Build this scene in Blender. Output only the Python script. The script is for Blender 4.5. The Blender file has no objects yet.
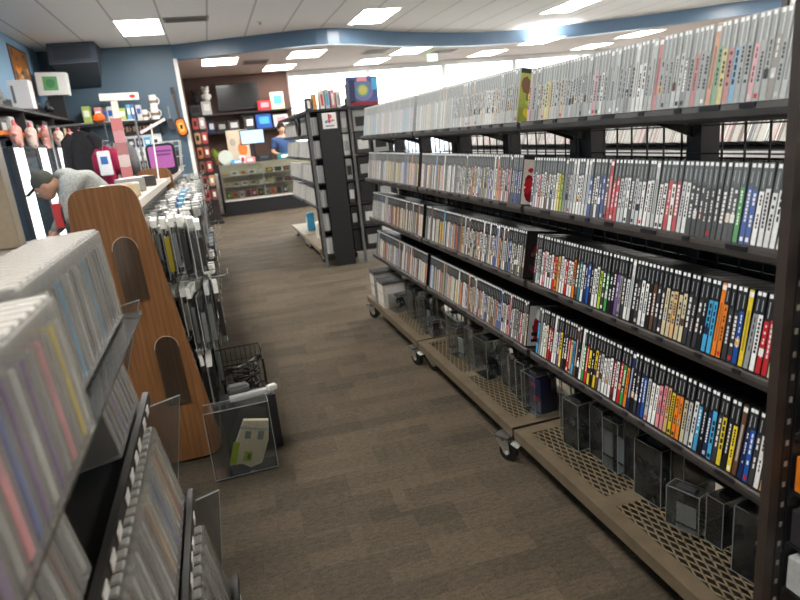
import bpy, bmesh, math, random
from math import radians as R, sin, cos, pi
from mathutils import Vector, Matrix

rnd = random.Random(7)
S = bpy.context.scene
COL = S.collection

# ------------------------------------------------------------------ colour
def c(r, g, b):
    f = lambda v: (v/255)/12.92 if v/255 <= .04045 else ((v/255+.055)/1.055)**2.4
    return (f(r), f(g), f(b))
WHITE=c(235,235,230); BLACK=c(22,22,24); DARK=c(38,37,38); GREY=c(140,140,138); STEEL=c(150,150,150)
PAL = {
 'white':c(236,236,230),'grey':c(150,152,150),'silver':c(196,198,196),'black':c(26,26,28),'charcoal':c(58,56,58),
 'red':c(196,38,44),'crimson':c(140,24,38),'blue':c(32,82,165),'navy':c(28,42,84),'sky-blue':c(70,165,210),
 'green':c(60,150,72),'teal':c(40,125,130),'lime':c(170,200,60),'yellow':c(228,204,50),'orange':c(228,130,40),'tan':c(214,172,118),
 'beige':c(208,196,160),'brown':c(104,72,50),'pink':c(222,140,150),'purple':c(110,80,140),'olive':c(112,112,66),
}
# ------------------------------------------------------------------ materials
MATS = {}
def newmat(name):
    m = bpy.data.materials.new(name); m.use_nodes = True
    MATS[name] = m
    return m, m.node_tree.nodes, m.node_tree.links
def bsdf(N): return next(n for n in N if n.type == 'BSDF_PRINCIPLED')

def vc(name, rough=.5, metal=0., spec=.5, coat=0., var=.12, scale=30., bump=0.):
    """surface coloured by the mesh's own colour layer, with slight procedural mottling"""
    m, N, L = newmat(name); b = bsdf(N)
    a = N.new('ShaderNodeAttribute'); a.attribute_name = 'Col'
    tc = N.new('ShaderNodeTexCoord'); n = N.new('ShaderNodeTexNoise'); n.inputs['Scale'].default_value = scale; n.inputs['Detail'].default_value = 3
    L.new(tc.outputs['Object'], n.inputs['Vector'])
    mr = N.new('ShaderNodeMapRange'); mr.inputs[1].default_value = .3; mr.inputs[2].default_value = .7
    mr.inputs[3].default_value = 1-var; mr.inputs[4].default_value = 1+var*.5
    L.new(n.outputs['Fac'], mr.inputs[0])
    mx = N.new('ShaderNodeVectorMath'); mx.operation = 'SCALE'
    L.new(a.outputs['Color'], mx.inputs[0]); L.new(mr.outputs[0], mx.inputs['Scale'])
    L.new(mx.outputs[0], b.inputs['Base Color'])
    b.inputs['Roughness'].default_value = rough; b.inputs['Metallic'].default_value = metal
    b.inputs['Specular IOR Level'].default_value = spec; b.inputs['Coat Weight'].default_value = coat
    if bump:
        bp = N.new('ShaderNodeBump'); bp.inputs['Strength'].default_value = bump; bp.inputs['Distance'].default_value = .003
        L.new(n.outputs['Fac'], bp.inputs['Height']); L.new(bp.outputs[0], b.inputs['Normal'])
    return m
M_MATTE = vc('matte', .75, spec=.3)
M_SATIN = vc('satin', .45)
M_GLOSS = vc('gloss_plastic', .22, spec=.5, coat=.15, var=.05)
M_CASE = vc('case_plastic', .3, spec=.5, var=.06, scale=60)
M_PRINT = vc('printed_paper', .38, spec=.45, var=.10, scale=90)
M_STEEL = vc('painted_steel', .5, spec=.45, var=.22, scale=14)
M_METAL = vc('bare_metal', .35, metal=.9, var=.15, scale=40)
M_CLOTH = vc('cloth', .9, spec=.15, var=.25, scale=60, bump=.4)
M_SKIN = vc('skin', .55, spec=.35, var=.06)
M_PLUSH = vc('plush', .95, spec=.1, var=.3, scale=80, bump=.6)

def clear(name, tint, haze, gloss, rough=.12, hazecol=(.8,.82,.8)):
    m, N, L = newmat(name); N.remove(bsdf(N)); out = next(n for n in N if n.type == 'OUTPUT_MATERIAL')
    t = N.new('ShaderNodeBsdfTransparent'); t.inputs[0].default_value = (*tint, 1)
    d = N.new('ShaderNodeBsdfDiffuse'); d.inputs[0].default_value = (*hazecol, 1)
    g = N.new('ShaderNodeBsdfGlossy'); g.inputs['Roughness'].default_value = rough
    tc = N.new('ShaderNodeTexCoord'); n = N.new('ShaderNodeTexNoise'); n.inputs['Scale'].default_value = 9; n.inputs['Detail'].default_value = 4
    L.new(tc.outputs['Object'], n.inputs['Vector'])
    mr = N.new('ShaderNodeMapRange'); mr.inputs[1].default_value=.3; mr.inputs[2].default_value=.7; mr.inputs[3].default_value = haze*.6; mr.inputs[4].default_value = haze*1.4
    L.new(n.outputs['Fac'], mr.inputs[0])
    m1 = N.new('ShaderNodeMixShader'); L.new(mr.outputs[0], m1.inputs[0]); L.new(t.outputs[0], m1.inputs[1]); L.new(d.outputs[0], m1.inputs[2])
    f = N.new('ShaderNodeFresnel'); f.inputs[0].default_value = 1.45
    ad = N.new('ShaderNodeMath'); ad.operation = 'MULTIPLY_ADD'; ad.inputs[1].default_value = .9; ad.inputs[2].default_value = gloss
    ad.use_clamp = True
    L.new(f.outputs[0], ad.inputs[0])
    m2 = N.new('ShaderNodeMixShader'); L.new(ad.outputs[0], m2.inputs[0]); L.new(m1.outputs[0], m2.inputs[1]); L.new(g.outputs[0], m2.inputs[2])
    L.new(m2.outputs[0], out.inputs[0])
    return m
M_CLEAR = clear('clear_plastic', (.84,.86,.85), .012, .02, .1)
M_HAZE = clear('hazy_clear_plastic', (.92,.92,.90), .26, .02, .25, (.62,.61,.58))
M_ACRYL = clear('smoked_acrylic', (.72,.73,.72), .12, .03, .08, (.30,.31,.30))
M_GLASS = clear('window_glass', (.97,.99,.98), .0, .0, .02)

def emit(name, col, s, base=(.8,.8,.8)):
    m, N, L = newmat(name); b = bsdf(N)
    b.inputs['Base Color'].default_value = (*base, 1)
    b.inputs['Emission Color'].default_value = (*col, 1); b.inputs['Emission Strength'].default_value = s
    return m
M_LAMP = emit('lamp_diffuser', (1.0,.955,.90), 13.0)
M_LAMP2 = emit('lamp_diffuser_far', (1.0,.95,.90), 9.0)
M_STRIP = emit('cabinet_light', (.95,.98,1.0), 1.0)
M_SCREEN = emit('monitor_glow', (.40,.66,1.0), .55, (.1,.1,.1))
M_EXIT = emit('exit_glow', (.45,.95,.5), .8, (.2,.5,.25))

def wood(name, a, b_, scale=1.0, axis=2):
    m, N, L = newmat(name); b = bsdf(N)
    tc = N.new('ShaderNodeTexCoord'); mp = N.new('ShaderNodeMapping')
    sc = [22*scale]*3; sc[axis] = 1.3*scale; mp.inputs['Scale'].default_value = sc
    L.new(tc.outputs['Object'], mp.inputs['Vector'])
    n = N.new('ShaderNodeTexNoise'); n.inputs['Scale'].default_value = 1.6; n.inputs['Detail'].default_value = 6; n.inputs['Distortion'].default_value = .8
    L.new(mp.outputs[0], n.inputs['Vector'])
    w = N.new('ShaderNodeTexWave'); w.inputs['Scale'].default_value = .35; w.inputs['Distortion'].default_value = 5; w.inputs['Detail'].default_value = 2
    L.new(mp.outputs[0], w.inputs['Vector'])
    ma = N.new('ShaderNodeMath'); ma.operation = 'MULTIPLY_ADD'; ma.inputs[1].default_value = .16; L.new(w.outputs['Fac'], ma.inputs[0]); L.new(n.outputs['Fac'], ma.inputs[2])
    r = N.new('ShaderNodeValToRGB'); r.color_ramp.elements[0].position = .35; r.color_ramp.elements[1].position = 1.0
    r.color_ramp.elements[0].color = (*a, 1); r.color_ramp.elements[1].color = (*b_, 1)
    L.new(ma.outputs[0], r.inputs[0]); L.new(r.outputs[0], b.inputs['Base Color'])
    b.inputs['Roughness'].default_value = .42
    return m
M_WOOD = wood('walnut_laminate', c(108,70,38), c(147,100,58), 1.9)
M_PALEWOOD = wood('pale_laminate', c(150,128,104), c(188,168,142), axis=1)

def plaster(name, col, var=.06, scale=3, rough=.85):
    m, N, L = newmat(name); b = bsdf(N)
    tc = N.new('ShaderNodeTexCoord'); n = N.new('ShaderNodeTexNoise'); n.inputs['Scale'].default_value = scale; n.inputs['Detail'].default_value = 5
    L.new(tc.outputs['Object'], n.inputs['Vector'])
    mx = N.new('ShaderNodeMix'); mx.data_type = 'RGBA'
    mx.inputs[6].default_value = (*[v*(1-var) for v in col], 1); mx.inputs[7].default_value = (*[min(1,v*(1+var)) for v in col], 1)
    L.new(n.outputs['Fac'], mx.inputs[0]); L.new(mx.outputs[2], b.inputs['Base Color'])
    b.inputs['Roughness'].default_value = rough
    return m
M_BLUE = plaster('slate_blue_paint', c(70,92,108), rough=.5)
M_LBLUE = plaster('light_blue_paint', c(122,156,184), rough=.6)
M_SOFFIT = plaster('soffit_blue_paint', c(80,104,126), rough=.3)
M_BROWN = plaster('brown_paint', c(92,70,62))
M_PALE = plaster('pale_paint', c(206,204,200))
M_LOWCEIL = plaster('lower_ceiling_board', c(196,180,172))
M_TRIM = plaster('white_trim', c(222,222,218), rough=.5)

def ceiling_mat():
    m, N, L = newmat('ceiling_tile'); b = bsdf(N)
    tc = N.new('ShaderNodeTexCoord'); sp = N.new('ShaderNodeSeparateXYZ'); L.new(tc.outputs['Object'], sp.inputs[0])
    def groove(sock, period, off):
        a = N.new('ShaderNodeMath'); a.operation = 'ADD'; a.inputs[1].default_value = off; L.new(sock, a.inputs[0])
        p = N.new('ShaderNodeMath'); p.operation = 'PINGPONG'; p.inputs[1].default_value = period/2; L.new(a.outputs[0], p.inputs[0])
        g = N.new('ShaderNodeMath'); g.operation = 'LESS_THAN'; g.inputs[1].default_value = .013; L.new(p.outputs[0], g.inputs[0])
        return g.outputs[0]
    gx = groove(sp.outputs[0], .61, 100*.61+.31); gy = groove(sp.outputs[1], 1.22, 100*1.22-.80)
    mxm = N.new('ShaderNodeMath'); mxm.operation = 'MAXIMUM'; L.new(gx, mxm.inputs[0]); mxm.inputs[1].default_value = 0
    n = N.new('ShaderNodeTexNoise'); n.inputs['Scale'].default_value = 70; n.inputs['Detail'].default_value = 4; L.new(tc.outputs['Object'], n.inputs['Vector'])
    a = N.new('ShaderNodeMix'); a.data_type='RGBA'; a.inputs[6].default_value = (*c(228,226,224),1); a.inputs[7].default_value = (*c(244,243,241),1)
    L.new(n.outputs['Fac'], a.inputs[0])
    f = N.new('ShaderNodeMix'); f.data_type='RGBA'; f.inputs[7].default_value = (*c(190,189,188),1); L.new(mxm.outputs[0], f.inputs[0]); L.new(a.outputs[2], f.inputs[6])
    L.new(f.outputs[2], b.inputs['Base Color']); b.inputs['Roughness'].default_value = .9
    return m
M_CEIL = ceiling_mat()

def carpet_mat():
    m, N, L = newmat('carpet_tile'); b = bsdf(N)
    tc = N.new('ShaderNodeTexCoord')
    mp = N.new('ShaderNodeMapping'); mp.inputs['Rotation'].default_value = (0,0,R(3)); L.new(tc.outputs['Object'], mp.inputs['Vector'])
    def brick(w, h, a, b2, off):
        k = N.new('ShaderNodeTexBrick'); k.inputs['Scale'].default_value = 1.0; k.inputs['Brick Width'].default_value = w; k.inputs['Row Height'].default_value = h
        k.inputs['Mortar Size'].default_value = .001; k.offset = off; k.inputs['Color1'].default_value = (*a,1); k.inputs['Color2'].default_value = (*b2,1)
        k.inputs['Mortar'].default_value = (*a,1); L.new(mp.outputs[0], k.inputs['Vector']); return k
    k1 = brick(.36, .18, c(66,58,47), c(94,83,68), .43)
    k2 = brick(.25, .085, c(66,59,48), c(95,84,68), .37)
    mx = N.new('ShaderNodeMix'); mx.data_type='RGBA'; mx.inputs[0].default_value = .45; L.new(k1.outputs[0], mx.inputs[6]); L.new(k2.outputs[0], mx.inputs[7])
    # fibres: fine grain and streaks
    n = N.new('ShaderNodeTexNoise'); n.inputs['Scale'].default_value = 150; n.inputs['Detail'].default_value = 3; L.new(tc.outputs['Object'], n.inputs['Vector'])
    mp2 = N.new('ShaderNodeMapping'); mp2.inputs['Scale'].default_value = (38, 80, 1); L.new(tc.outputs['Object'], mp2.inputs['Vector'])
    n2 = N.new('ShaderNodeTexNoise'); n2.inputs['Scale'].default_value = 1.; n2.inputs['Detail'].default_value = 4; L.new(mp2.outputs[0], n2.inputs['Vector'])
    ad = N.new('ShaderNodeMath'); ad.operation='ADD'; L.new(n.outputs['Fac'], ad.inputs[0]); L.new(n2.outputs['Fac'], ad.inputs[1])
    mr = N.new('ShaderNodeMapRange'); mr.inputs[1].default_value=.6; mr.inputs[2].default_value=1.4; mr.inputs[3].default_value=.55; mr.inputs[4].default_value=1.4
    L.new(ad.outputs[0], mr.inputs[0])
    sc = N.new('ShaderNodeVectorMath'); sc.operation='SCALE'; L.new(mx.outputs[2], sc.inputs[0]); L.new(mr.outputs[0], sc.inputs['Scale'])
    L.new(sc.outputs[0], b.inputs['Base Color']); b.inputs['Roughness'].default_value = .85; b.inputs['Specular IOR Level'].default_value = .25
    bp = N.new('ShaderNodeBump'); bp.inputs['Strength'].default_value = .5; bp.inputs['Distance'].default_value = .004
    L.new(n.outputs['Fac'], bp.inputs['Height']); L.new(bp.outputs[0], b.inputs['Normal'])
    return m
M_CARPET = carpet_mat()

# ------------------------------------------------------------------ mesh builder
class MB:
    def __init__(s): s.v=[]; s.f=[]; s.k=[]
    def add(s, verts, faces, col):
        o=len(s.v); s.v += [Vector(p) for p in verts]; s.f += [tuple(o+i for i in f) for f in faces]; s.k += [col]*len(faces); return s
    def box(s, lo, hi, col=GREY, M=None, cols=None):
        x0,y0,z0=lo; x1,y1,z1=hi
        v=[Vector(p) for p in ((x0,y0,z0),(x1,y0,z0),(x1,y1,z0),(x0,y1,z0),(x0,y0,z1),(x1,y0,z1),(x1,y1,z1),(x0,y1,z1))]
        if M is not None: v=[M@p for p in v]
        return s.add(v, [(3,2,1,0),(4,5,6,7),(0,1,5,4),(2,3,7,6),(1,2,6,5),(3,0,4,7)], col)
    def cbox(s, cen, size, col=GREY, rz=0., M=None, ch=0.):
        """box by centre and size, edges chamfered by ch"""
        sx,sy,sz=[d/2 for d in size]
        T=Matrix.Translation(cen) @ (M.to_4x4() if M is not None else Matrix.Rotation(rz,4,'Z'))
        if ch<=0: return s.box((-sx,-sy,-sz),(sx,sy,sz),col,T)
        bm=bmesh.new(); bmesh.ops.create_cube(bm,size=1)
        for v in bm.verts: v.co=Vector((v.co.x*2*sx,v.co.y*2*sy,v.co.z*2*sz))
        bmesh.ops.bevel(bm,geom=list(bm.edges),offset=ch,segments=2,affect='EDGES')
        s.bm(bm,col,T); return s
    def bm(s, bm, col, T=None):
        bm.verts.index_update()
        s.add([(T@v.co if T is not None else v.co.copy()) for v in bm.verts],[[v.index for v in f.verts] for f in bm.faces],col); bm.free(); return s
    def quad(s,a,b,c_,d,col): return s.add([a,b,c_,d],[(0,1,2,3)],col)
    def bar(s,p0,p1,w,t,col,up=(0,0,1)):
        p0=Vector(p0);p1=Vector(p1);d=(p1-p0).normalized();u=Vector(up)
        if abs(d.dot(u))>.99: u=Vector((1,0,0))
        x=d.cross(u).normalized()*w/2; z=x.cross(d).normalized()*t/2
        v=[p0-x-z,p0+x-z,p0+x+z,p0-x+z,p1-x-z,p1+x-z,p1+x+z,p1-x+z]
        return s.add(v,[(0,1,2,3),(7,6,5,4),(0,4,5,1),(1,5,6,2),(2,6,7,3),(3,7,4,0)],col)
    def tube(s,pts,r,col,n=8,cap=True):
        pts=[Vector(p) for p in pts]; rs=r if isinstance(r,(list,tuple)) else [r]*len(pts); rings=[]
        prev=None
        for i,p in enumerate(pts):
            d=(pts[min(i+1,len(pts)-1)]-pts[max(i-1,0)]).normalized()
            if prev is None:
                a=Vector((0,0,1)) if abs(d.z)<.9 else Vector((1,0,0)); x=d.cross(a).normalized()
            else: x=(prev-d*prev.dot(d)).normalized()
            prev=x; y=d.cross(x)
            rings.append([p+(x*cos(2*pi*k/n)+y*sin(2*pi*k/n))*rs[i] for k in range(n)])
        v=[q for g in rings for q in g]; f=[]
        for i in range(len(pts)-1):
            for k in range(n): f.append((i*n+k,i*n+(k+1)%n,(i+1)*n+(k+1)%n,(i+1)*n+k))
        if cap: f.append(tuple(range(n))[::-1]); f.append(tuple((len(pts)-1)*n+k for k in range(n)))
        return s.add(v,f,col)
    def cyl(s,p0,p1,r,col,n=16,r1=None): return s.tube([p0,p1],[r,r if r1 is None else r1],col,n)
    def ball(s,cen,rad,col,u=14,v=10,M=None):
        bm=bmesh.new(); bmesh.ops.create_uvsphere(bm,u_segments=u,v_segments=v,radius=1)
        rad=rad if isinstance(rad,(tuple,list)) else (rad,)*3
        T=Matrix.Translation(cen)@(M.to_4x4() if M is not None else Matrix.Identity(4))@Matrix.Diagonal((*rad,1))
        return s.bm(bm,col,T)
    def prism(s,poly,axis,a,b,col):
        """extrude a 2-D polygon along axis from a to b (axis y: poly is x,z; x: y,z; z: x,y)"""
        def P(p,t): return {'y':(p[0],t,p[1]),'x':(t,p[0],p[1]),'z':(p[0],p[1],t)}[axis]
        n=len(poly); v=[P(p,a) for p in poly]+[P(p,b) for p in poly]
        f=[tuple(range(n)),tuple(range(2*n-1,n-1,-1))]+[(i,i+n,(i+1)%n+n,(i+1)%n) for i in range(n)]
        return s.add(v,f,col)
    def build(s,name,mat,parent=None,origin=None,label=None,smooth=False,fix=True):
        if origin is None: origin=ORG.get(parent.name,Vector((0,0,0))) if parent is not None else Vector((0,0,0))
        origin=Vector(origin)
        me=bpy.data.meshes.new(name); me.from_pydata([tuple(p-origin) for p in s.v],[],s.f)
        ca=me.color_attributes.new('Col','FLOAT_COLOR','CORNER')
        buf=[]
        for p,k in zip(me.polygons,s.k): buf += [*k,1.0]*p.loop_total
        ca.data.foreach_set('color',buf)
        if fix:
            bm=bmesh.new(); bm.from_mesh(me); bmesh.ops.recalc_face_normals(bm,faces=bm.faces); bm.to_mesh(me); bm.free()
        if smooth: me.shade_smooth()
        me.materials.append(mat)
        o=bpy.data.objects.new(name,me); COL.objects.link(o)
        if parent is not None: o.parent=parent
        else: o.location=origin
        ORG[o.name]=origin
        if label: o['label']=label
        return o
ORG={}
def tag(o,label,cat,group=None,kind=None):
    if label: o['label']=label
    if cat: o['category']=cat
    if group: o['group']=group
    if kind: o['kind']=kind
    return o
def thing(name,loc,label,cat,group=None):
    o=bpy.data.objects.new(name,None); o.empty_display_size=.1; o.location=loc; COL.objects.link(o); ORG[o.name]=Vector(loc)
    return tag(o,label,cat,group)
def struct(mb,name,mat): 
    o=mb.build(name,mat); o['kind']='structure'; return o
ONES=['','first','second','third','fourth','fifth','sixth','seventh','eighth','ninth','tenth','eleventh','twelfth','thirteenth','fourteenth','fifteenth','sixteenth','seventeenth','eighteenth','nineteenth']
TENS={2:'twenty',3:'thirty',4:'forty',5:'fifty',6:'sixty',7:'seventy',8:'eighty'}
TENTH={2:'twentieth',3:'thirtieth',4:'fortieth',5:'fiftieth',6:'sixtieth',7:'seventieth',8:'eightieth'}
def ordn(n):
    if n<20: return ONES[n]
    return TENTH[n//10] if n%10==0 else TENS[n//10]+'-'+ONES[n%10]

# ------------------------------------------------------------------ camera
H=1.39
P_,Y_,Ro=R(15.5),R(15.6),R(5.7)
fw=Vector((sin(Y_)*cos(P_),cos(Y_)*cos(P_),-sin(P_))); r0=Vector((cos(Y_),-sin(Y_),0)); u0=r0.cross(fw)
rt=r0*cos(Ro)-u0*sin(Ro); up=r0*sin(Ro)+u0*cos(Ro)
cd=bpy.data.cameras.new('camera'); cam=bpy.data.objects.new('camera',cd); COL.objects.link(cam)
cam.matrix_world=Matrix(((rt.x,up.x,-fw.x,0),(rt.y,up.y,-fw.y,0),(rt.z,up.z,-fw.z,H),(0,0,0,1)))
cd.sensor_width=36; cd.sensor_fit='HORIZONTAL'; cd.lens=610/800*36; cd.clip_start=.02; cd.clip_end=200
cd.dof.use_dof=True; cd.dof.focus_distance=2.3; cd.dof.aperture_fstop=4.0
S.camera=cam

# ------------------------------------------------------------------ room shell
CZ=3.15; LZ=2.90
XL,XR,YN,YB,YE=-2.35,11.5,-2.6,11.7,14.7
struct(MB().box((XL-.1,YN-.1,-.1),(XR+.1,YE+.1,0)),'floor',M_CARPET)
def soffit_y(x):
    pts=[(-.6,11.85),(-.3,11.75),(1.05,11.25),(2.3,10.93),(3.85,11.75),(6.1,12.35),(8.7,11.45),(10.5,10.3),(11.6,9.6)]
    x=max(pts[0][0],min(pts[-1][0],x))
    for i in range(len(pts)-1):
        if x<=pts[i+1][0]:
            p0=pts[max(i-1,0)];p1=pts[i];p2=pts[i+1];p3=pts[min(i+2,len(pts)-1)]
            h=p2[0]-p1[0]; t=(x-p1[0])/h
            m1=(p2[1]-p0[1])/(p2[0]-p0[0])*h; m2=(p3[1]-p1[1])/(p3[0]-p1[0])*h
            return (2*t**3-3*t*t+1)*p1[1]+(t**3-2*t*t+t)*m1+(-2*t**3+3*t*t)*p2[1]+(t**3-t*t)*m2
struct(MB().box((XL-.1,YN-.1,CZ),(XR+.1,13.0,CZ+.1)),'ceiling',M_CEIL)
xs=[-.6+i*(XR+.7)/60 for i in range(61)]
mb=MB()
poly=[(x,soffit_y(x)) for x in xs]+[(xs[-1],12.9),(xs[0],12.9)]
# the blue face of the curved soffit
for a,b in zip(xs[:-1],xs[1:]):
    mb.add([(a,soffit_y(a),LZ),(b,soffit_y(b),LZ),(b,soffit_y(b),CZ),(a,soffit_y(a),CZ),
            (a,soffit_y(a)+.12,LZ),(b,soffit_y(b)+.12,LZ),(b,soffit_y(b)+.12,CZ),(a,soffit_y(a)+.12,CZ)],[(0,1,2,3),(7,6,5,4),(0,4,5,1)],GREY)
struct(mb,'trim_1',M_SOFFIT)
mb=MB()
for a,b in zip(xs[:-1],xs[1:]):
    mb.add([(a,soffit_y(a)+.12,LZ),(b,soffit_y(b)+.12,LZ),(b,YE+.1,LZ),(a,YE+.1,LZ)],[(0,1,2,3)],GREY)
struct(mb,'ceiling_lower',M_LOWCEIL)
struct(MB().box((XL-.1,YN,0),(XL,YB+.1,CZ)),'wall_left',M_LBLUE)
struct(MB().box((XL,YB,0),(-.30,YB+.12,CZ)),'wall_back',M_BLUE)
struct(MB().box((-.30,YB-.01,0),(-.24,YB+.13,LZ+.02)),'trim_2',M_TRIM)
struct(MB().box((-.36,YB+.13,0),(-.26,YE,LZ)),'wall_inner',M_BROWN)
struct(MB().box((-.36,YE,0),(1.98,YE+.1,LZ)),'wall_end',M_BROWN)
struct(MB().box((1.98,YE,0),(XR,YE+.1,.45)).box((1.98,YE,2.84),(XR,YE+.1,LZ)),'wall_end_sill',M_PALE)
struct(MB().box((XR,5.9,0),(XR+.1,YE+.1,CZ)),'wall_right',M_PALE)
struct(MB().box((6.62,YN,0),(6.72,5.95,CZ)),'wall_side',M_PALE)
struct(MB().box((6.58,5.95,0),(6.74,6.02,CZ),DARK),'trim_3',M_SATIN)
struct(MB().box((XL,YN-.1,0),(6.7,YN,CZ)),'wall_near',M_PALE)
for i in range(5):
    x0=1.98+i*1.904; x1=x0+1.904
    w=MB().box((x0,YE+.02,.45),(x0+.05,YE+.08,2.84),PAL['silver']).box((x1-.05,YE+.02,.45),(x1,YE+.08,2.84),PAL['silver'])
    w.box((x0+.05,YE+.02,.45),(x1-.05,YE+.08,.5),PAL['silver']).box((x0+.05,YE+.02,2.79),(x1-.05,YE+.08,2.84),PAL['silver'])
    wo=w.build('window_%d'%(i+1),M_SATIN,origin=(x0,YE,.45)); wo['kind']='structure'
    MB().box((x0+.05,YE+.045,.5),(x1-.05,YE+.055,2.79)).build('pane',M_GLASS,wo)
# outside: pavement and a bright street front across the way
o=MB().box((-8,YE+.12,-.12),(30,60,-.02),c(190,190,188)).build('street',M_MATTE); o['kind']='structure'
o=tag(MB().box((-4,40,0),(24,46,3.6),c(226,220,212)).build('shop_building',M_MATTE,origin=(10,40,0)),'pale low shop building across the street outside the windows','building')
mbw=MB()
for i in range(9): mbw.box((-3+i*3,39.6,.0),(-1.2+i*3,39.95,2.2),c(120,128,140))
mbw.build('shop_window',M_GLOSS,o)
MB().box((-4,39.0,2.35),(24,39.95,2.75),c(214,188,180)).build('awning',M_MATTE,o)
for i,(x,y,k,nm) in enumerate([(4.5,27,c(206,206,210),'silver'),(9.6,29,c(120,128,140),'slate grey'),(14.5,25,c(200,204,210),'white')]):
    t=thing('car',(x,y,-.02),nm+' car parked on the bright street outside the windows','car')
    b=MB(); b.prism([(y-2.1,.22),(y+2.1,.22),(y+2.12,.7),(y+1.3,.86),(y+.75,1.38),(y-1.0,1.38),(y-1.7,.9),(y-2.12,.8)],'x',x-.85,x+.85,k); b.build('body',M_GLOSS,t)
    for sx in (-.87,.77):
        for sy in (-1.3,1.3):
            MB().cyl((x+sx,y+sy,.3),(x+sx+.1,y+sy,.3),.32,BLACK).build('wheel',M_MATTE,t)
    MB().prism([(y+1.22,.9),(y+.73,1.33),(y-.95,1.33),(y-1.55,.93)],'x',x-.86,x+.86,c(50,60,70)).build('window_glass',M_GLOSS,t)

# ------------------------------------------------------------------ ceiling lights
def light(x,y,z,label,mat,w=.61,l=1.21,group='recessed ceiling lights'):
    t=thing('ceiling_light',(x,y,z),label,'ceiling light',group)
    f=MB()
    for (a,b) in (((x-w/2,y-l/2),(x+w/2,y-l/2+.025)),((x-w/2,y+l/2-.025),(x+w/2,y+l/2)),((x-w/2,y-l/2+.025),(x-w/2+.025,y+l/2-.025)),((x+w/2-.025,y-l/2+.025),(x+w/2,y+l/2-.025))):
        f.box((*a,z-.012),(*b,z-.001),WHITE)
    f.build('frame',M_SATIN,t)
    MB().box((x-w/2+.025,y-l/2+.025,z-.009),(x+w/2-.025,y+l/2-.025,z-.003),WHITE).build('diffuser',mat,t)
front=[(-.62,10.05,'above the blue back wall'),(2.83,10.05,'before the soffit bulge'),(6.33,9.95,'beyond the near rack'),(9.6,9.3,'at the far side, glowing onto the soffit')]
for x,y,w in front: light(x,y,CZ,'white rectangular ceiling light in the tiled ceiling, '+w,M_LAMP)
k=0
for y in (6.6,3.4,.3):
    for x in (-.62,2.83,5.8):
        k+=1; light(x,y,CZ,'white rectangular ceiling light out of view, %s over the aisle'%ordn(k),M_LAMP,group='lights over the aisles')
low=[(.48,12.25,'over the counter, leftmost of the front row'),(2.02,11.95,'second of the lower front row'),(4.2,12.45,'third of the lower front row'),(7.0,12.2,'fourth of the lower front row'),(9.35,12.1,'rightmost of the lower front row'),
     (1.72,13.75,'before the brown wall, rear row'),(3.75,13.8,'second of the rear row'),(6.5,13.75,'third of the rear row'),(9.3,13.8,'rightmost of the rear row')]
for x,y,w in low: light(x,y,LZ,'bright panel light in the lower ceiling, '+w,M_LAMP2,.66,.95,'lights in the lower ceiling')
def vent(x,y,z,w,l,label):
    t=thing('ceiling_vent',(x,y,z),label,'vent')
    MB().box((x-w/2,y-l/2,z-.012),(x+w/2,y+l/2,z-.001),c(150,146,142)).build('frame',M_SATIN,t)
    g=MB()
    for i in range(6): g.cbox((x,y-l/2+.05+i*(l-.1)/5,z-.018),(w-.06,.02,.008),c(112,106,102))
    g.build('grille',M_SATIN,t)
vent(.02,9.6,CZ,.61,.3,'grey air vent in the tiled ceiling near the back wall light')
vent(1.15,12.6,LZ,.5,.5,'square air vent in the lower ceiling over the counter'); vent(3.4,12.2,LZ,.5,.5,'dark square air vent in the lower ceiling behind the soffit'); vent(5.1,12.9,LZ,.5,.4,'air vent in the lower ceiling before the windows')
for x,y,l in ((1.07,10.05,'small round sprinkler head in the ceiling before the blue soffit'),(8.1,9.6,'small round sprinkler head in the ceiling near the far light')):
    t=thing('sprinkler',(x,y,CZ),l,'sprinkler'); MB().cyl((x,y,CZ-.012),(x,y,CZ-.001),.05,WHITE).build('base_plate',M_SATIN,t); MB().cyl((x,y,CZ-.05),(x,y,CZ-.012),.018,PAL['silver']).build('nozzle',M_METAL,t)
t=thing('exit_sign',(4.85,13.0,LZ),'small pale green lit sign hanging from the lower ceiling','sign')
MB().box((4.76,12.98,LZ-.17),(4.98,13.02,LZ-.03),c(150,200,150)).build('panel',M_EXIT,t); MB().cyl((4.87,13.0,LZ-.03),(4.87,13.0,LZ-.001),.012,GREY).build('stem',M_METAL,t)

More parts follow.
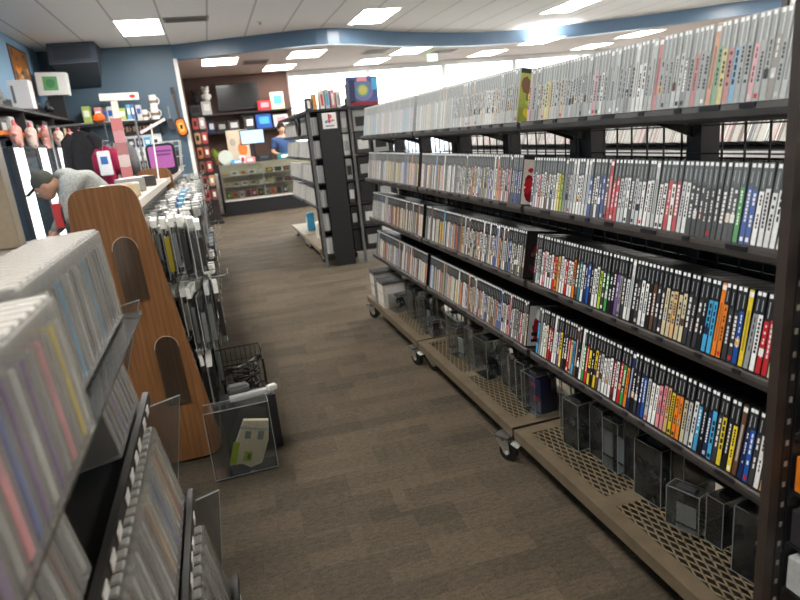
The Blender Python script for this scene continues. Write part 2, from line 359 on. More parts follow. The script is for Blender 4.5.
# ------------------------------------------------------------------ game cases
CT,CD,CH,PITCH=.0142,.133,.188,.0164
def shell_mb(col,off=(0,0,0),h=CH,M=None,t=CT):
    b=MB(); ch=.0012
    b.box((0,-t/2,0),(CD,t/2,h),col,M); return b
def insert_mb(b,style,col,rs,M=None,h=CH,t=CT,detail=True):
    """printed spine: faces on the plane x=-0.0006"""
    X=-.0006
    def q(y0,z0,y1,z1,k,x=X):
        v=[Vector(p) for p in ((x,y0,z0),(x,y1,z0),(x,y1,z1),(x,y0,z1))]
        if M is not None: v=[M@p for p in v]
        b.add(v,[(0,3,2,1)],k)
    w=t/2*.86
    lum=col[0]*.3+col[1]*.6+col[2]*.1
    txt=c(30,30,34) if lum>.28 else c(232,232,226)
    topk=c(34,35,37) if style=='dark' else c(150,153,150) if style=='clear' else c(100,104,103)
    if style=='full':                       # art over the whole height
        q(-w,.003,w,h-.003,col)
        if detail: q(-w*.45,.04,w*.45,h*.72,tuple(.5*a+.5*d for a,d in zip(txt,col)),X-.0003); q(-w,h-.02,w,h-.008,WHITE,X-.0003)
        return
    split=h*(.65+rs.random()*.07)
    q(-w,split,w,h-.002,topk)
    q(-w,.003,w,split,col)
    # white sticker at the head, slim white lettering below it
    q(-w*.75,h-.0115,w*.75,h-.0025,c(240,240,236),X-.0004)
    if style=='clear': q(-w*.9,split,-w*.45,h-.013,c(205,208,204),X-.0003)
    else: q(-w*.22,split+.008,w*.12,h-.02,c(176,178,176),X-.0004)
    if detail:
        # title lettering: a run of small strokes, a publisher block at the foot
        z=split-.008; k=txt
        n=rs.randint(5,11); step=(split*.62)/n
        wd=w*(.3+.35*rs.random())
        for i in range(n):
            if rs.random()<.85: q(-wd,z-step*.75,wd*rs.uniform(.5,1),z,k,X-.0003)
            z-=step
        r=rs.random()
        if r<.3: q(-w*.7,.008,w*.7,.018,PAL[rs.choice(['white','silver','black','white','red','charcoal'])],X-.0003)
        if r>.7: q(-w,split*.35,w,split*.5,PAL[rs.choice(['white','charcoal','navy','tan','silver','brown','beige'])],X-.0002)
def plan(s):
    out=[]
    for tok in s.split():
        n=1
        if '*' in tok: tok,n=tok.split('*'); n=int(n)
        out += [tok]*n
    return out
MIX=['white','white','white','grey','black','charcoal','charcoal','brown','beige','navy','silver','crimson','blue','tan','sky-blue','olive','charcoal','red','silver','brown','yellow','silver','black','white','pink','beige','orange','grey','white']
ROWS={  # from the near post away, colour of the spine art
 0:plan('grey*2 silver grey brown grey*2 pink grey*2 sky-blue red yellow green orange grey*2 red grey charcoal silver*2 grey*3 red silver grey white*3 grey charcoal grey*2 silver grey*3 white grey pink silver grey*2 charcoal grey*3 silver grey silver tan grey silver*2 tan yellow yellow silver'),
 1:plan('white white*5 blue*2 green charcoal*3 black*6 white silver red white red white*2 silver white*3 silver*2 charcoal white silver*2 red*3 brown blue navy white charcoal blue silver white*4 silver*2 grey*2 lime yellow white*2 charcoal white brown white*2 pink'),
 2:plan('white beige red*2 white grey yellow blue charcoal*2 orange*2 sky-blue*2 black charcoal*3 beige*2 tan beige*2 charcoal*2 brown black white*2 charcoal black silver white charcoal grey purple black*2 green charcoal lime white*2 black blue navy white teal brown orange white*2 red white*2 tan orange red white*2'),
 3:plan('tan*2 white charcoal blue navy brown yellow black yellow charcoal sky-blue navy black sky-blue white silver beige orange*2 yellow tan pink*2 white*2 silver blue navy charcoal black navy orange green red white crimson white*3 silver brown yellow black yellow red green white black brown sky-blue tan red black charcoal yellow purple white*2 crimson red beige white*2'),
}
SHELFNAME={0:'top shelf',1:'second shelf down',2:'third shelf down',3:'lowest shelf'}
SZ=[1.375,1.072,.782,.495]      # where the cases stand
LEAN=R(9)
XS=1.098
def case_matrix(y,z,h=CH):
    return Matrix.Translation((XS,y,z))@Matrix.Rotation(LEAN,4,'Y')@Matrix.Diagonal((1,1,(.945 if y<2.07 else 1.03) if z>1.3 else (.955 if y<2.07 else 1.0) if z>1 else 1,1))
shells={}
def shell_mesh(key,col):
    if key not in shells:
        o=shell_mb(col).build('game_case',M_CASE); shells[key]=o.data; bpy.data.objects.remove(o)
    return shells[key]
def style_for(row,rs):
    r=rs.random()
    if row==0: return 'clear' if r<.85 else 'full'
    if row==1: return 'grey' if r<.86 else 'full'
    return 'dark' if r<.88 else 'full'
def add_case(row,y,colname,label,group,rs):
    M=case_matrix(y+rs.uniform(-.0008,.0008),SZ[row])@Matrix.Rotation(rs.uniform(-.02,.02),4,'X')
    st=style_for(row,rs)
    me=shell_mesh(*(('clear',c(184,186,183)) if row==0 else ('grey',c(80,82,82)) if row==1 else ('black',c(24,24,26))))
    o=bpy.data.objects.new('game_case',me); COL.objects.link(o); o.matrix_world=M
    col=PAL[colname]; j=rs.uniform(.85,1.1); col=tuple(min(1,v*j) for v in col)
    if row==0: col=tuple(.55*v+.45*g for v,g in zip(col,c(186,189,185)))
    if row>1 and group.endswith('middle rack'): col=tuple(.75*v+.25*g for v,g in zip(col,c(168,160,148)))
    if row==1: col=tuple(.85*v+.15*g for v,g in zip(col,c(190,192,190)))
    b=MB(); insert_mb(b,st,col,rs)
    i=b.build('spine_insert',M_PRINT,None,origin=(0,0,0),fix=False); i.parent=o
    tag(o,label,'game case',group)
    return o
rs=random.Random(21)
n_ind=0
Y0=.957
for row in range(4):
    cols=ROWS[row]; y=Y0; k=0
    while y<2.035:
        cn=cols[k] if k<len(cols) else rs.choice(MIX)
        k+=1
        add_case(row,y,cn,'%s-spined game case, %s from the near post, %s of the nearest rack'%(cn,ordn(k),SHELFNAME[row]),'game cases on the %s of the nearest rack'%SHELFNAME[row],rs)
        y+=PITCH; n_ind+=1
# covers shown by the end cases of the middle rack
def cover(case,row):
    b=MB(); y=-CT/2-.0006
    def q(x0,z0,x1,z1,k,d=0): b.add([(x0,y-d,z0),(x1,y-d,z0),(x1,y-d,z1),(x0,y-d,z1)],[(0,1,2,3)],k)
    base={0:c(150,160,70),1:c(226,216,206),2:c(40,34,36),3:c(176,176,176)}[row]
    q(.004,.003,CD-.004,CH-.018,base); q(.004,CH-.018,CD-.004,CH-.003,c(30,30,32),.0001)
    r2=random.Random(row+3)
    pal={0:['olive','brown','yellow','lime'],1:['crimson','red','crimson','brown'],2:['brown','crimson','charcoal','grey'],3:['charcoal','black','crimson','white']}[row]
    for i in range(16):
        cx=r2.uniform(.025,CD-.03); cz=r2.uniform(.03,CH-.05); rx=r2.uniform(.008,.024); rz=r2.uniform(.01,.028); n=9
        b.add([(cx+rx*cos(2*pi*a/n)*r2.uniform(.7,1.1),y-.0003-.00002*i,cz+rz*sin(2*pi*a/n)*r2.uniform(.7,1.1)) for a in range(n)],[tuple(range(n))],PAL[r2.choice(pal)])
    if row==3:
        q(.02,.02,.11,.032,c(25,25,25),.001); q(.02,.045,.12,.06,c(25,25,25),.001)
    o=b.build('cover_art',M_PRINT,None,origin=(0,0,0)); o.parent=case
stuff=MB()
def stuff_case(row,y,cn,x=None,flip=False,detail=False,M=None,pale=False):
    if M is None: M=case_matrix(y,SZ[row])
    col=PAL[cn]; 
    if row==0: col=tuple(.45*v+.55*g for v,g in zip(col,c(206,208,204)))
    elif row==1: col=tuple(.6*v+.4*g for v,g in zip(col,c(196,194,188)))
    else: col=tuple(.72*v+.28*g for v,g in zip(col,c(168,160,148)))
    if pale: col=tuple(.25*v+.75*g for v,g in zip(col,c(190,190,186)))
    shell_c=c(196,198,195) if row==0 or pale else c(80,82,82) if row==1 else c(26,26,28)
    T=M
    stuff.v_=None
    b=shell_mb(shell_c,M=T); stuff.add(b.v,b.f,shell_c)
    st='full' if pale and rs.random()<.7 else style_for(row,rs)
    insert_mb(stuff,st,col,rs,M=T,detail=detail)
for row in range(4):
    y=2.118; k=0
    while y<3.275:
        cn=rs.choice(MIX if row else ['grey','silver','white','grey','tan','silver','grey','beige'])
        if row and 12<k<18: cn=rs.choice(['white','silver','white','blue','orange'])
        if k<8:
            k+=1
            o=add_case(row,y,cn,'%s-spined game case, %s from the near end, %s of the middle rack'%(cn,ordn(k),SHELFNAME[row]),'game cases at the near end of the middle rack',rs)
            if k==1: cover(o,row)
            n_ind+=1
        else:
            k+=1; stuff_case(row,y,cn,detail=(k<40))
        y+=PITCH if k>1 else PITCH*1.1
    y=3.335
    while y<4.48:
        cn=rs.choice(MIX if row else ['grey','silver','white','grey','tan','silver','sky-blue','beige','pink'])
        stuff_case(row,y,cn); y+=PITCH
# cases on the opposite face of the rack beyond the grid
for zz,yy0,yy1 in ((1.03,3.2,9.0),(.72,3.2,9.0)):
    y=yy0
    while y<yy1:
        M=Matrix.Translation((3.62,y,zz+.05))@Matrix.Rotation(R(16),4,'Y')@Matrix.Rotation(R(6),4,'X')
        stuff_case(1,y,rs.choice(['white','silver','grey','beige','white','grey','navy','brown','pink']),M=M,pale=rs.random()<.6); y+=.0185

# ------------------------------------------------------------------ shelving racks
IRON=c(50,44,40); SHELF=c(62,56,52); DECK=c(104,91,72)
def nose(b,y0,y1,z,col):
    # sloping tray with a rounded front lip
    prof=[(1.083,z-.012),(1.086,z-.026),(1.098,z-.032),(1.12,z-.028),(1.31,z-.048),(1.31,z-.042),(1.112,z-.0085),(1.1005,z-.0085),(1.0975,z-.0015),(1.090,z+.002),(1.085,z-.002)]
    b.prism(prof,'y',y0,y1,col)
def rack(bay,y0,y1,label):
    t=thing('shelving_rack',(1.5,(y0+y1)/2,0),label,'shelving rack','black wheeled shelving racks of game cases')
    ym=(y0+y1)/2
    u=MB()
    for yy in (y0+.03,ym,y1-.03):
        MB().box((1.335,yy-.028,.172),(1.40,yy+.028,1.50),c(34,33,35)).build('upright',M_STEEL,t)
    g=MB()
    n=int(round((y1-y0)/.0765))
    for i in range(n+1): 
        yy=y0+(y1-y0)*i/n; g.bar((1.327,yy,.2),(1.327,yy,1.5),.0045,.0045,c(30,30,32))
    zz=.25
    while zz<1.5: g.bar((1.331,y0,zz),(1.331,y1,zz),.0045,.0045,c(30,30,32)); zz+=.0765
    g.build('grid_mesh',M_STEEL,t)
    MB().box((1.385,y0,.2),(1.395,y1,1.02),c(30,30,32)).build('back_panel',M_STEEL,t)
    for r_,z in enumerate(SZ):
        b=MB(); nose(b,y0+.004,y1-.004,z,SHELF if r_ else c(70,68,66)); sh=b.build('shelf',M_STEEL,t)
        for yy in (y0+.03,ym,y1-.03): MB().prism([(1.20,z-.036),(1.33,z-.085),(1.33,z-.052),(1.20,z-.034)],'y',yy-.003,yy+.003,c(34,33,34)).build('bracket',M_STEEL,sh)
        rr=random.Random(int(z*1000)+int(y0*10)); yy=y0+.12
        while yy<y1-.1:
            w=rr.choice([.022,.022,.04,.06]); MB().box((1.0815,yy,z-.010),(1.086,yy+w,z+.001),c(24,24,25)).build('label_clip',M_SATIN,sh); yy+=w+rr.uniform(.05,.13)
    # base deck: folded steel tray with two expanded-mesh panels
    d=MB()
    d.box((1.0,y0,.128),(1.006,y1,.170),DECK)                       # front lip
    d.box((1.006,y0,.166),(1.052,y1,.170),DECK)                     # front margin
    d.box((1.34,y0,.150),(1.50,y1,.170),DECK)
    for a,b_ in ((y0,y0+.075),(ym-.03,ym+.03),(y1-.055,y1)): d.box((1.052,a,.166),(1.34,b_,.170),DECK)
    dk=d.build('base_deck',M_STEEL,t)
    for a,b_ in ((y0+.075,ym-.03),(ym+.03,y1-.055)):
        m=MB(); px,py=.024,.060
        # diamond lattice clipped to the opening
        xa,xb=1.052,1.34; L=b_-a; W=xb-xa; s=py/px
        for sg in (1,-1):
            k=-int(W*s/py)-2
            while True:
                base=a+k*py if sg>0 else a+k*py
                k+=1
                if base>b_+W*s+py: break
                # line y=base+sg*(x-xa)*s
                xs0,xs1=xa,xb
                f=lambda yv:(yv-base)/(sg*s)+xa
                lo,hi=sorted((f(a),f(b_))); xs0=max(xs0,lo); xs1=min(xs1,hi)
                if xs1-xs0<.004: continue
                m.bar((xs0,base+sg*(xs0-xa)*s,.168),(xs1,base+sg*(xs1-xa)*s,.168),.0042,.003,c(126,112,88))
        m.build('mesh_panel',M_STEEL,dk)
    MB().box((1.03,y0+.01,.118),(1.48,y1-.01,.127),c(24,22,21)).build('under_tray',M_STEEL,t)
    return t
RK=[rack('near',.918,2.055,'nearest black rack of game cases, its end post at the photo edge'),
    rack('middle',2.075,3.285,'middle black rack of game cases between the nearest and far racks'),
    rack('far',3.305,4.52,'far black rack of game cases with clear boxes on its end deck')]
def caster(x,y,ang,parent):
    """swivel caster: plate, forked housing, brake tab, wheel"""
    O=Vector((x,y,0)); Rz=Matrix.Rotation(ang,4,'Z'); T=Matrix.Translation(O)@Rz
    h=MB()
    h.cbox(T@Vector((0,0,.113)),(.07,.06,.006),STEEL,ang)
    h.cyl(T@Vector((0,0,.092)),T@Vector((0,0,.11)),.022,STEEL)
    for s in (-1,1):
        h.add([T@Vector(p) for p in ((-.028,s*.018,.095),(.03,s*.018,.095),(-.005,s*.018,.036),(-.032,s*.018,.04),(-.028,s*.021,.095),(.03,s*.021,.095),(-.005,s*.021,.036),(-.032,s*.021,.04))],
              [(0,1,2,3),(7,6,5,4),(0,4,5,1),(1,5,6,2),(2,6,7,3),(3,7,4,0)],c(214,214,212))
    h.add([T@Vector(p) for p in ((-.03,-.02,.098),(.03,-.02,.098),(.03,.02,.098),(-.03,.02,.098),(-.03,-.02,.088),(.03,-.02,.088),(.03,.02,.088),(-.03,.02,.088))],[(0,1,2,3),(7,6,5,4),(0,4,5,1),(1,5,6,2),(2,6,7,3),(3,7,4,0)],c(190,190,188))
    f=h.build('caster',M_METAL,parent)
    b=MB(); b.cbox(T@Vector((-.055,0,.082)),(.035,.036,.005),c(225,225,222),M=(Rz@Matrix.Rotation(R(-20),4,'Y')).to_3x3()); b.build('brake_tab',M_SATIN,f)
    w=MB(); w.cyl(T@Vector((-.018,-.013,.0405)),T@Vector((-.018,.013,.0405)),.040,c(24,23,22),20); w.cyl(T@Vector((-.018,-.0235,.0405)),T@Vector((-.018,.0235,.0405)),.009,c(200,200,198),10)
    w.build('wheel',M_SATIN,f)
for parent,spots in ((RK[0],((1.22,1.96,.6),(1.05,1.0,2.2))),(RK[1],((.995,2.135,2.1),(1.06,3.22,2.4))),(RK[2],((1.005,3.37,1.9),(1.02,4.47,2.3)))):
    for x,y,a in spots: caster(x,y,a,parent)
    caster(1.44,spots[0][1],.4,parent); caster(1.44,spots[1][1],.9,parent)
# end post of the nearest rack with its slotted standard
p=MB().box((1.030,.892,.06),(1.056,.915,1.62),c(54,44,38)).build('end_post',M_STEEL,RK[0])
s_=MB().box((1.0565,.890,.06),(1.074,.915,1.62),c(26,25,26)); s_.build('slotted_standard',M_STEEL,p)
sl=MB(); z=.12
while z<1.6: sl.box((1.061,.8885,z),(1.068,.8898,z+.012),c(150,140,128)); z+=.05
sl.build('slot_row',M_STEEL,p)
MB().box((1.0745,.895,1.40),(1.33,.910,1.42),c(54,44,38)).build('top_rail',M_STEEL,RK[0])

# end-cap: shallow wire shelves beyond the post with flat game packages
t=thing('endcap_shelf_unit',(1.25,.84,0),'wire end-cap shelves with coloured packages, cut off beyond the post','display rack')
for z in (.30,.42,.55,.69,.84,1.0,1.18):
    w=MB()
    for i in range(6): w.bar((1.09+i*.08,.805,z),(1.09+i*.08,.886,z),.004,.004,c(40,40,42))
    w.bar((1.08,.805,z),(1.55,.805,z),.006,.012,c(40,40,42)); w.bar((1.08,.884,z),(1.55,.884,z),.006,.012,c(40,40,42)); w.build('wire_shelf',M_STEEL,t)
MB().box((1.0785,.888,.0),(1.56,.893,1.38),c(28,28,30)).build('back_board',M_STEEL,t)
for i,(z,k,nm) in enumerate([(.304,'silver','silver'),(.424,'charcoal','charcoal'),(.554,'orange','orange'),(.694,'brown','brown'),(.844,'charcoal','black'),(1.004,'navy','navy'),(1.184,'grey','grey')]):
    t=thing('game_box',(1.2,.85,z),'%s flat game box on the %s end-cap shelf up beyond the post'%(nm,ordn(i+1)),'game box','boxes on the end-cap')
    MB().cbox((1.235,.848,z+.047),(.30,.068,.085),PAL[k],ch=.002).build('carton',M_PRINT,t)
    q=MB(); q.box((1.10,.8128,z+.012),(1.3,.8136,z+.05),PAL['beige' if i%2 else 'red']).box((1.31,.8128,z+.02),(1.38,.8136,z+.07),PAL['yellow' if i==2 else 'white']); q.build('printed_panel',M_PRINT,t)
t=thing('sign_card',(1.165,.797,.0),'white card with bold black lettering low on the end-cap','sign')
MB().cbox((1.165,.795,.295),(.16,.004,.12),WHITE).build('card',M_PRINT,t)
q=MB(); 
for a,b_ in (((1.092,.26),(1.102,.335)),((1.092,.26),(1.122,.272)),((1.13,.26),(1.14,.335)),((1.14,.32),(1.158,.335)),((1.14,.293),(1.155,.303)),((1.168,.26),(1.178,.335))): q.box((a[0]+.005,.7922,a[1]),(b_[0]+.005,.7929,b_[1]),BLACK)
q.build('lettering',M_PRINT,t)
MB().cyl((1.165,.797,.0),(1.165,.797,.245),.008,BLACK).build('stem',M_METAL,t)

# rack seen through the grid, on the far aisle
t=thing('far_aisle_rack',(3.9,6.0,0),'long shelf rack of pale cases seen through the nearest rack grid','shelving rack')
MB().box((3.86,3.0,.0),(3.95,9.2,1.45),c(34,34,37)).build('back_panel',M_STEEL,t)
for z in (1.03,.72,.36):
    MB().box((3.55,3.0,z-.03),(3.86,9.2,z-.004),c(44,44,47)).build('shelf',M_STEEL,t)
    MB().box((3.53,3.0,z-.05),(3.55,9.2,z-.008),c(196,196,196)).build('price_rail',M_SATIN,t)
MB().box((3.5,3.0,.0),(3.86,9.2,.12),c(40,40,43)).build('base',M_STEEL,t)
tag(stuff.build('game_cases',M_PRINT,fix=False),'remaining tightly packed game cases filling the middle and far racks','game cases',None,'stuff')

# ------------------------------------------------------------------ clear security boxes on the decks
def sec_box(x,y,z,w,d,h,rz,label,content=None,group='clear security boxes on the rack decks',tilt=0,name='security_box'):
    """hollow clear box; w along its face, d deep. content: None, cable, pad, card"""
    t=thing(name,(x,y,z),label,'security box',group)
    T=Matrix.Translation((x,y,z))@Matrix.Rotation(rz,4,'Z')@Matrix.Rotation(tilt,4,'Y')
    b=MB(); b.box((0,-w/2,.001),(d,w/2,h),WHITE,T); b.build('clear_shell',M_CLEAR,t)
    e=MB(); r_=.0010
    for a,b_ in (((0,-w/2,h),(0,w/2,h)),((0,-w/2,0.001),(0,-w/2,h)),((0,w/2,.001),(0,w/2,h)),((d,-w/2,h),(d,w/2,h)),((0,-w/2,h),(d,-w/2,h)),((0,w/2,h),(d,w/2,h)),((0,-w/2,.002),(0,w/2,.002)),((0,-w/2,.002),(d,-w/2,.002))):
        e.bar(T@Vector(a),T@Vector(b_),r_*2,r_*2,c(120,124,122))
    e.build('edge_frame',M_GLOSS,t)
    MB().box((d*.25,-w*.28,h-.012),(d*.75,w*.28,h+.004),c(60,60,62),T).build('lock_strip',M_SATIN,t)
    return t,T
def cable_bundle(T,d,w,label,col=c(26,26,28),plug=c(160,150,120)):
    c0=T@Vector((d/2,0,.03)); t=thing('cable_bundle',T@Vector((d/2,0,.004)),label,'cable')
    pts=[]; rr=rnd
    r1=min(w*.36,.05,)
    for i in range(26):
        a=i*.62; q=Vector((d/2+min(d*.22,.02)*sin(i*1.7),r1*cos(a)*(.8+.2*sin(i)),.057+.03*sin(a)+.01*sin(i*2.3)))
        pts.append(T@q)
    MB().tube(pts,.0055,col,6).build('cord',M_GLOSS,t,smooth=True)
    pp=[T@Vector((d/2-min(d*.25,.02),r1*cos(a)*.8,.085+.03*sin(a))) for a in [x*.3 for x in range(9)]]
    MB().tube(pp,.0035,plug,6).build('tie',M_GLOSS,t,smooth=True)
def gamepad(T,d,w,label,col):
    t=thing('game_controller',T@Vector((d/2,0,.004)),label,'game controller')
    T2=T@Matrix.Translation((d/2,0,.07))
    T2=T2@Matrix.Scale(min(1.0,w/.155,d/.09),4)
    b=MB(); b.ball(T2@Vector((0,0,.01)),(.018,.05,.03),col,M=T2.to_3x3())
    for s in (-1,1): b.tube([T2@Vector((0,s*.035,.01)),T2@Vector((.0,s*.05,-.02)),T2@Vector((.004,s*.056,-.055))],[.022,.019,.012],col,10)
    b.build('body',M_GLOSS,t,smooth=True)
    k=MB()
    for s in (-1,1): k.cyl(T2@Vector((-.015,s*.018,-.004)),T2@Vector((-.027,s*.018,-.004)),.008,c(60,60,62),10)
    k.build('stick',M_SATIN,t)
D=.171
DB=[ # x,y,w(along y),d(along x),h, rot, content
 (1.135,1.02,.15,.13,.20,.15,'cable','holding a dark coiled cable, nearest the end post'),
 (1.155,1.19,.055,.13,.15,.1,None,'thin and empty, beside the nearest cable box'),
 (1.125,1.28,.10,.05,.13,.35,'card','small with a white card, near the post'),
 (1.165,1.35,.05,.13,.21,.08,None,'tall and empty, beside the small carded box'),
 (1.13,1.44,.11,.12,.20,.12,'pad','holding a dark controller with a red tag'),
 (1.16,1.56,.07,.13,.22,.05,'cable','tall and smoky, at the middle of the nearest deck'),
 (1.135,1.64,.075,.12,.19,.1,'card','with a small white label at its foot'),
 (1.14,1.73,.07,.12,.20,.08,'cable','holding a thin cable, nearest rack'),
 (1.10,1.835,.09,.11,.19,.1,'pad','holding a clear blister controller'),
 (1.155,1.945,.10,.13,.235,.06,'cable','tallest, at the far end of the nearest deck'),
 (1.10,2.16,.10,.11,.18,.08,'navy','showing a dark blue package with red marks'),
 (1.12,2.27,.07,.12,.19,.1,None,'empty, second along the middle deck'),
 (1.13,2.36,.06,.12,.19,.06,'cable','with a looped cable, third along the middle deck'),
 (1.14,2.46,.06,.12,.20,.06,None,'empty and narrow on the middle deck'),
 (1.085,2.62,.13,.13,.20,.1,'cable','broad and full of black cable on the middle deck'),
 (1.10,2.79,.09,.12,.20,.1,'pad','holding a black controller on the middle deck'),
 (1.07,2.95,.08,.11,.17,.2,'card','scuffed and hazy with a white card, middle deck'),
 (1.10,3.08,.06,.12,.21,.1,None,'tall and empty near the end of the middle deck'),
 (1.07,3.36,.12,.09,.09,.15,'cable','low with black cable, near end, far deck'),
 (1.085,3.50,.07,.10,.20,.2,'card','upright with a pale card on the far deck'),
 (1.10,3.62,.06,.12,.17,.1,'cable','dark and narrow on the far deck'),
 (1.09,3.74,.07,.12,.19,.1,None,'empty, in the middle of the far deck'),
 (1.10,3.84,.06,.12,.20,.1,'pad','with a dark pad, far deck'),
 (1.03,3.98,.12,.13,.11,.2,'cable','low and wide with cable on the far deck'),
]
for i,(x,y,w,d,h,rz,con,desc) in enumerate(DB):
    x+=.026; t,T=sec_box(x,y,D,w,d,h,rz,'clear security box '+desc)
    if con=='cable': cable_bundle(T,d,w,'black cable inside clear box '+desc.replace('holding a ','with ').replace('at the middle of','on'),plug=c(190,178,140) if i==0 else c(70,70,72))
    elif con=='pad':
        gamepad(T,d,w,'dark game controller inside the clear box '+desc,c(34,34,37))
    elif con=='card':
        o=MB().box((d*.45,-w*.3,.006),(d*.5,w*.3,h*.55),c(214,214,208),T).build('card',M_PRINT,origin=T@Vector((d/2,0,.006))); tag(o,'white card inside the clear security box '+desc,'card')
    elif con=='navy':
        o=MB().box((d*.3,-w*.42,.006),(d*.8,w*.42,h*.86),c(32,40,92),T).box((d*.29,-w*.3,.05),(d*.3,w*.1,.075),PAL['red'],T).box((d*.29,-w*.1,.11),(d*.3,w*.3,.13),PAL['red'],T).build('boxed_accessory',M_PRINT,origin=T@Vector((d/2,0,.006)))
        tag(o,'dark blue package with red marks inside a clear box, middle deck','package')
# pale boxes at the far end of the far deck
for i,(x,y,w,d,h,rz,k,desc) in enumerate([(1.02,4.16,.17,.16,.19,.0,c(196,188,176),'cream box with grid print in clear sleeve on the far deck end'),(1.02,4.38,.12,.22,.22,.0,c(150,152,150),'grey upright box at the very end of the far deck'),(1.225,4.30,.22,.09,.16,.0,c(168,166,160),'pale box behind the cream box on the far deck end')]):
    t=thing('boxed_accessory',(x,y,D),desc,'box')
    MB().box((x,y-w/2,D),(x+d,y+w/2,D+h),k).build('carton',M_PRINT,t)
    q=MB()
    for j in range(2): q.box((x-.0012,y-w*.4,D+.03+j*h*.42),(x-.0004,y-.006,D+.02+h*.38+j*h*.42),c(222,216,204)).box((x-.0012,y+.006,D+.03+j*h*.42),(x-.0004,y+w*.4,D+.02+h*.38+j*h*.42),c(222,216,204))
    q.box((x+d*.1,y-w/2-.0012,D+.03),(x+d*.9,y-w/2-.0004,D+h*.8),c(206,202,196))
    q.build('printed_panel',M_PRINT,t)
    MB().box((x-.002,y-w/2-.002,D+h*.9),(x+d+.002,y+w/2+.002,D+h+.002),c(90,90,90)).build('lid',M_GLOSS,t)

# ------------------------------------------------------------------ near-left stand with clear keeper cases
t=thing('display_stand',(-.5,1.0,0),'low stand of sloping black shelves with clear cases, close by the camera','display stand')
STAND=t
TIER=[(1.022,-.222,'top'),(.80,-.262,'second'),(.50,-.205,'third'),(.20,-.135,'lowest')]   # z, front x
YS0,YS1=.34,1.60
for z,x,nm in TIER:
    if nm=='top':
        MB().box((x-.30,YS0,z-.008),(x,YS1,z-.002),WHITE).build('clear_shelf',M_ACRYL,t); continue
    b=MB(); b.prism([(x+.012,z+.004),(x+.014,z-.022),(x-.20,z-.070),(x-.20,z-.064),(x-.004,z-.016),(x-.002,z+.004)],'y',YS0,YS1,c(40,38,36)); sh=b.build('shelf',M_STEEL,t)
    yy=YS0+.06; rr=random.Random(int(z*100))
    while yy<YS1-.06:
        MB().cbox((x+.0160,yy,z-.009),(.002,.036,.020),c(206,203,198)).build('price_tag',M_PRINT,sh); yy+=rr.choice([.06,.075,.11])
MB().prism([(-.46,.05),(-.50,.05),(-.56,1.20),(-.53,1.20)],'y',YS0,YS1,c(46,42,38)).build('back_board',M_STEEL,t)
MB().box((-.62,YS0,.0),(-.10,YS1,.05),c(44,40,37)).build('base',M_STEEL,t)
MB().box((-.60,YS0,1.20),(-.41,YS1,1.225),c(120,112,104)).build('top_rail',M_STEEL,t)
# clear acrylic wing at the end of each tier
def wing(poly,y,nm):
    b=MB(); b.prism(poly,'y',y,y+.004,c(190,195,192)); w=b.build('divider_panel',M_ACRYL,t)
    e=MB()
    for i in range(len(poly)):
        p,q=poly[i],poly[(i+1)%len(poly)]
        e.bar((p[0],y+.002,p[1]),(q[0],y+.002,q[1]),.0016,.006,c(140,144,142),up=(0,1,0))
    e.build('edge_trim',M_GLOSS,w)
wing([(-.225,1.045),(-.30,.83),(-.42,.86),(-.36,1.02)],1.605,'second')
wing([(-.178,.775),(-.245,.44),(-.37,.47),(-.30,.75)],1.605,'third')
wing([(-.128,.475),(-.178,.10),(-.30,.14),(-.24,.45)],1.605,'lowest')
# keeper cases
def keeper(z,x,y,h,lean,k,th,label,group,top=None):
    T=Matrix.Translation((x,y,z))@Matrix.Rotation(lean,4,'Y')
    t=thing('keeper_case',(x,y,z),label,'keeper case',group)
    d=.145
    g=MB(); g.box((.006-.010,-th*.32,.008),(-.010-d*.8+.0,th*.32,min(h-.03,.195)),PAL[k] if isinstance(k,str) else k,T)
    bx=g.build('game_case',M_CASE,t)
    s2=MB(); s2.quad(*[T@Vector(p) for p in ((-.0036,-th*.3,.012),(-.0036,th*.3,.012),(-.0036,th*.3,min(h-.04,.185)*.62),(-.0036,-th*.3,min(h-.04,.185)*.62))],tuple(min(1,v*1.25+.02) for v in (PAL[k] if isinstance(k,str) else k)))
    if top: s2.quad(*[T@Vector(p) for p in ((-.0034,-th*.28,.125),(-.0034,th*.28,.125),(-.0034,th*.28,.16),(-.0034,-th*.28,.16))],PAL[top])
    s2.build('spine_insert',M_PRINT,bx)
    MB().box((-d,-th/2,.001),(0,th/2,h),WHITE,T).build('clear_shell',M_HAZE,t)
    MB().cbox(T@Vector((-d*.5,0,h+.003)),(d*.92,th*.82,.006),c(188,186,180),M=T.to_3x3(),ch=.002).build('lock_bar',M_GLOSS,t)
KT=[  # tier, y start, pitch, height, lean, colours
 (0,.35,.0335,.195,R(-3),'white beige teal pink yellow purple grey pink blue purple silver purple grey pink grey yellow silver'),
 (0,.93,.036,.208,R(-3),'grey silver sky-blue silver charcoal sky-blue grey silver charcoal silver grey sky-blue charcoal grey charcoal navy grey silver'),
 (1,.345,.0335,.165,R(-9),'beige white teal grey tan charcoal teal brown grey navy pink beige charcoal grey brown charcoal grey'),
 (1,1.26,.036,.17,R(-9),'charcoal navy charcoal purple charcoal grey navy charcoal grey charcoal'),
 (2,.46,.034,.22,R(-9),'charcoal brown navy grey charcoal teal brown grey charcoal grey navy brown silver grey charcoal brown silver grey silver charcoal grey silver brown tan silver grey blue grey silver tan crimson beige grey'),
 (3,.60,.042,.22,R(-9),'charcoal grey navy brown silver charcoal grey navy silver charcoal grey yellow silver charcoal brown grey silver grey charcoal silver grey silver charcoal'),
]
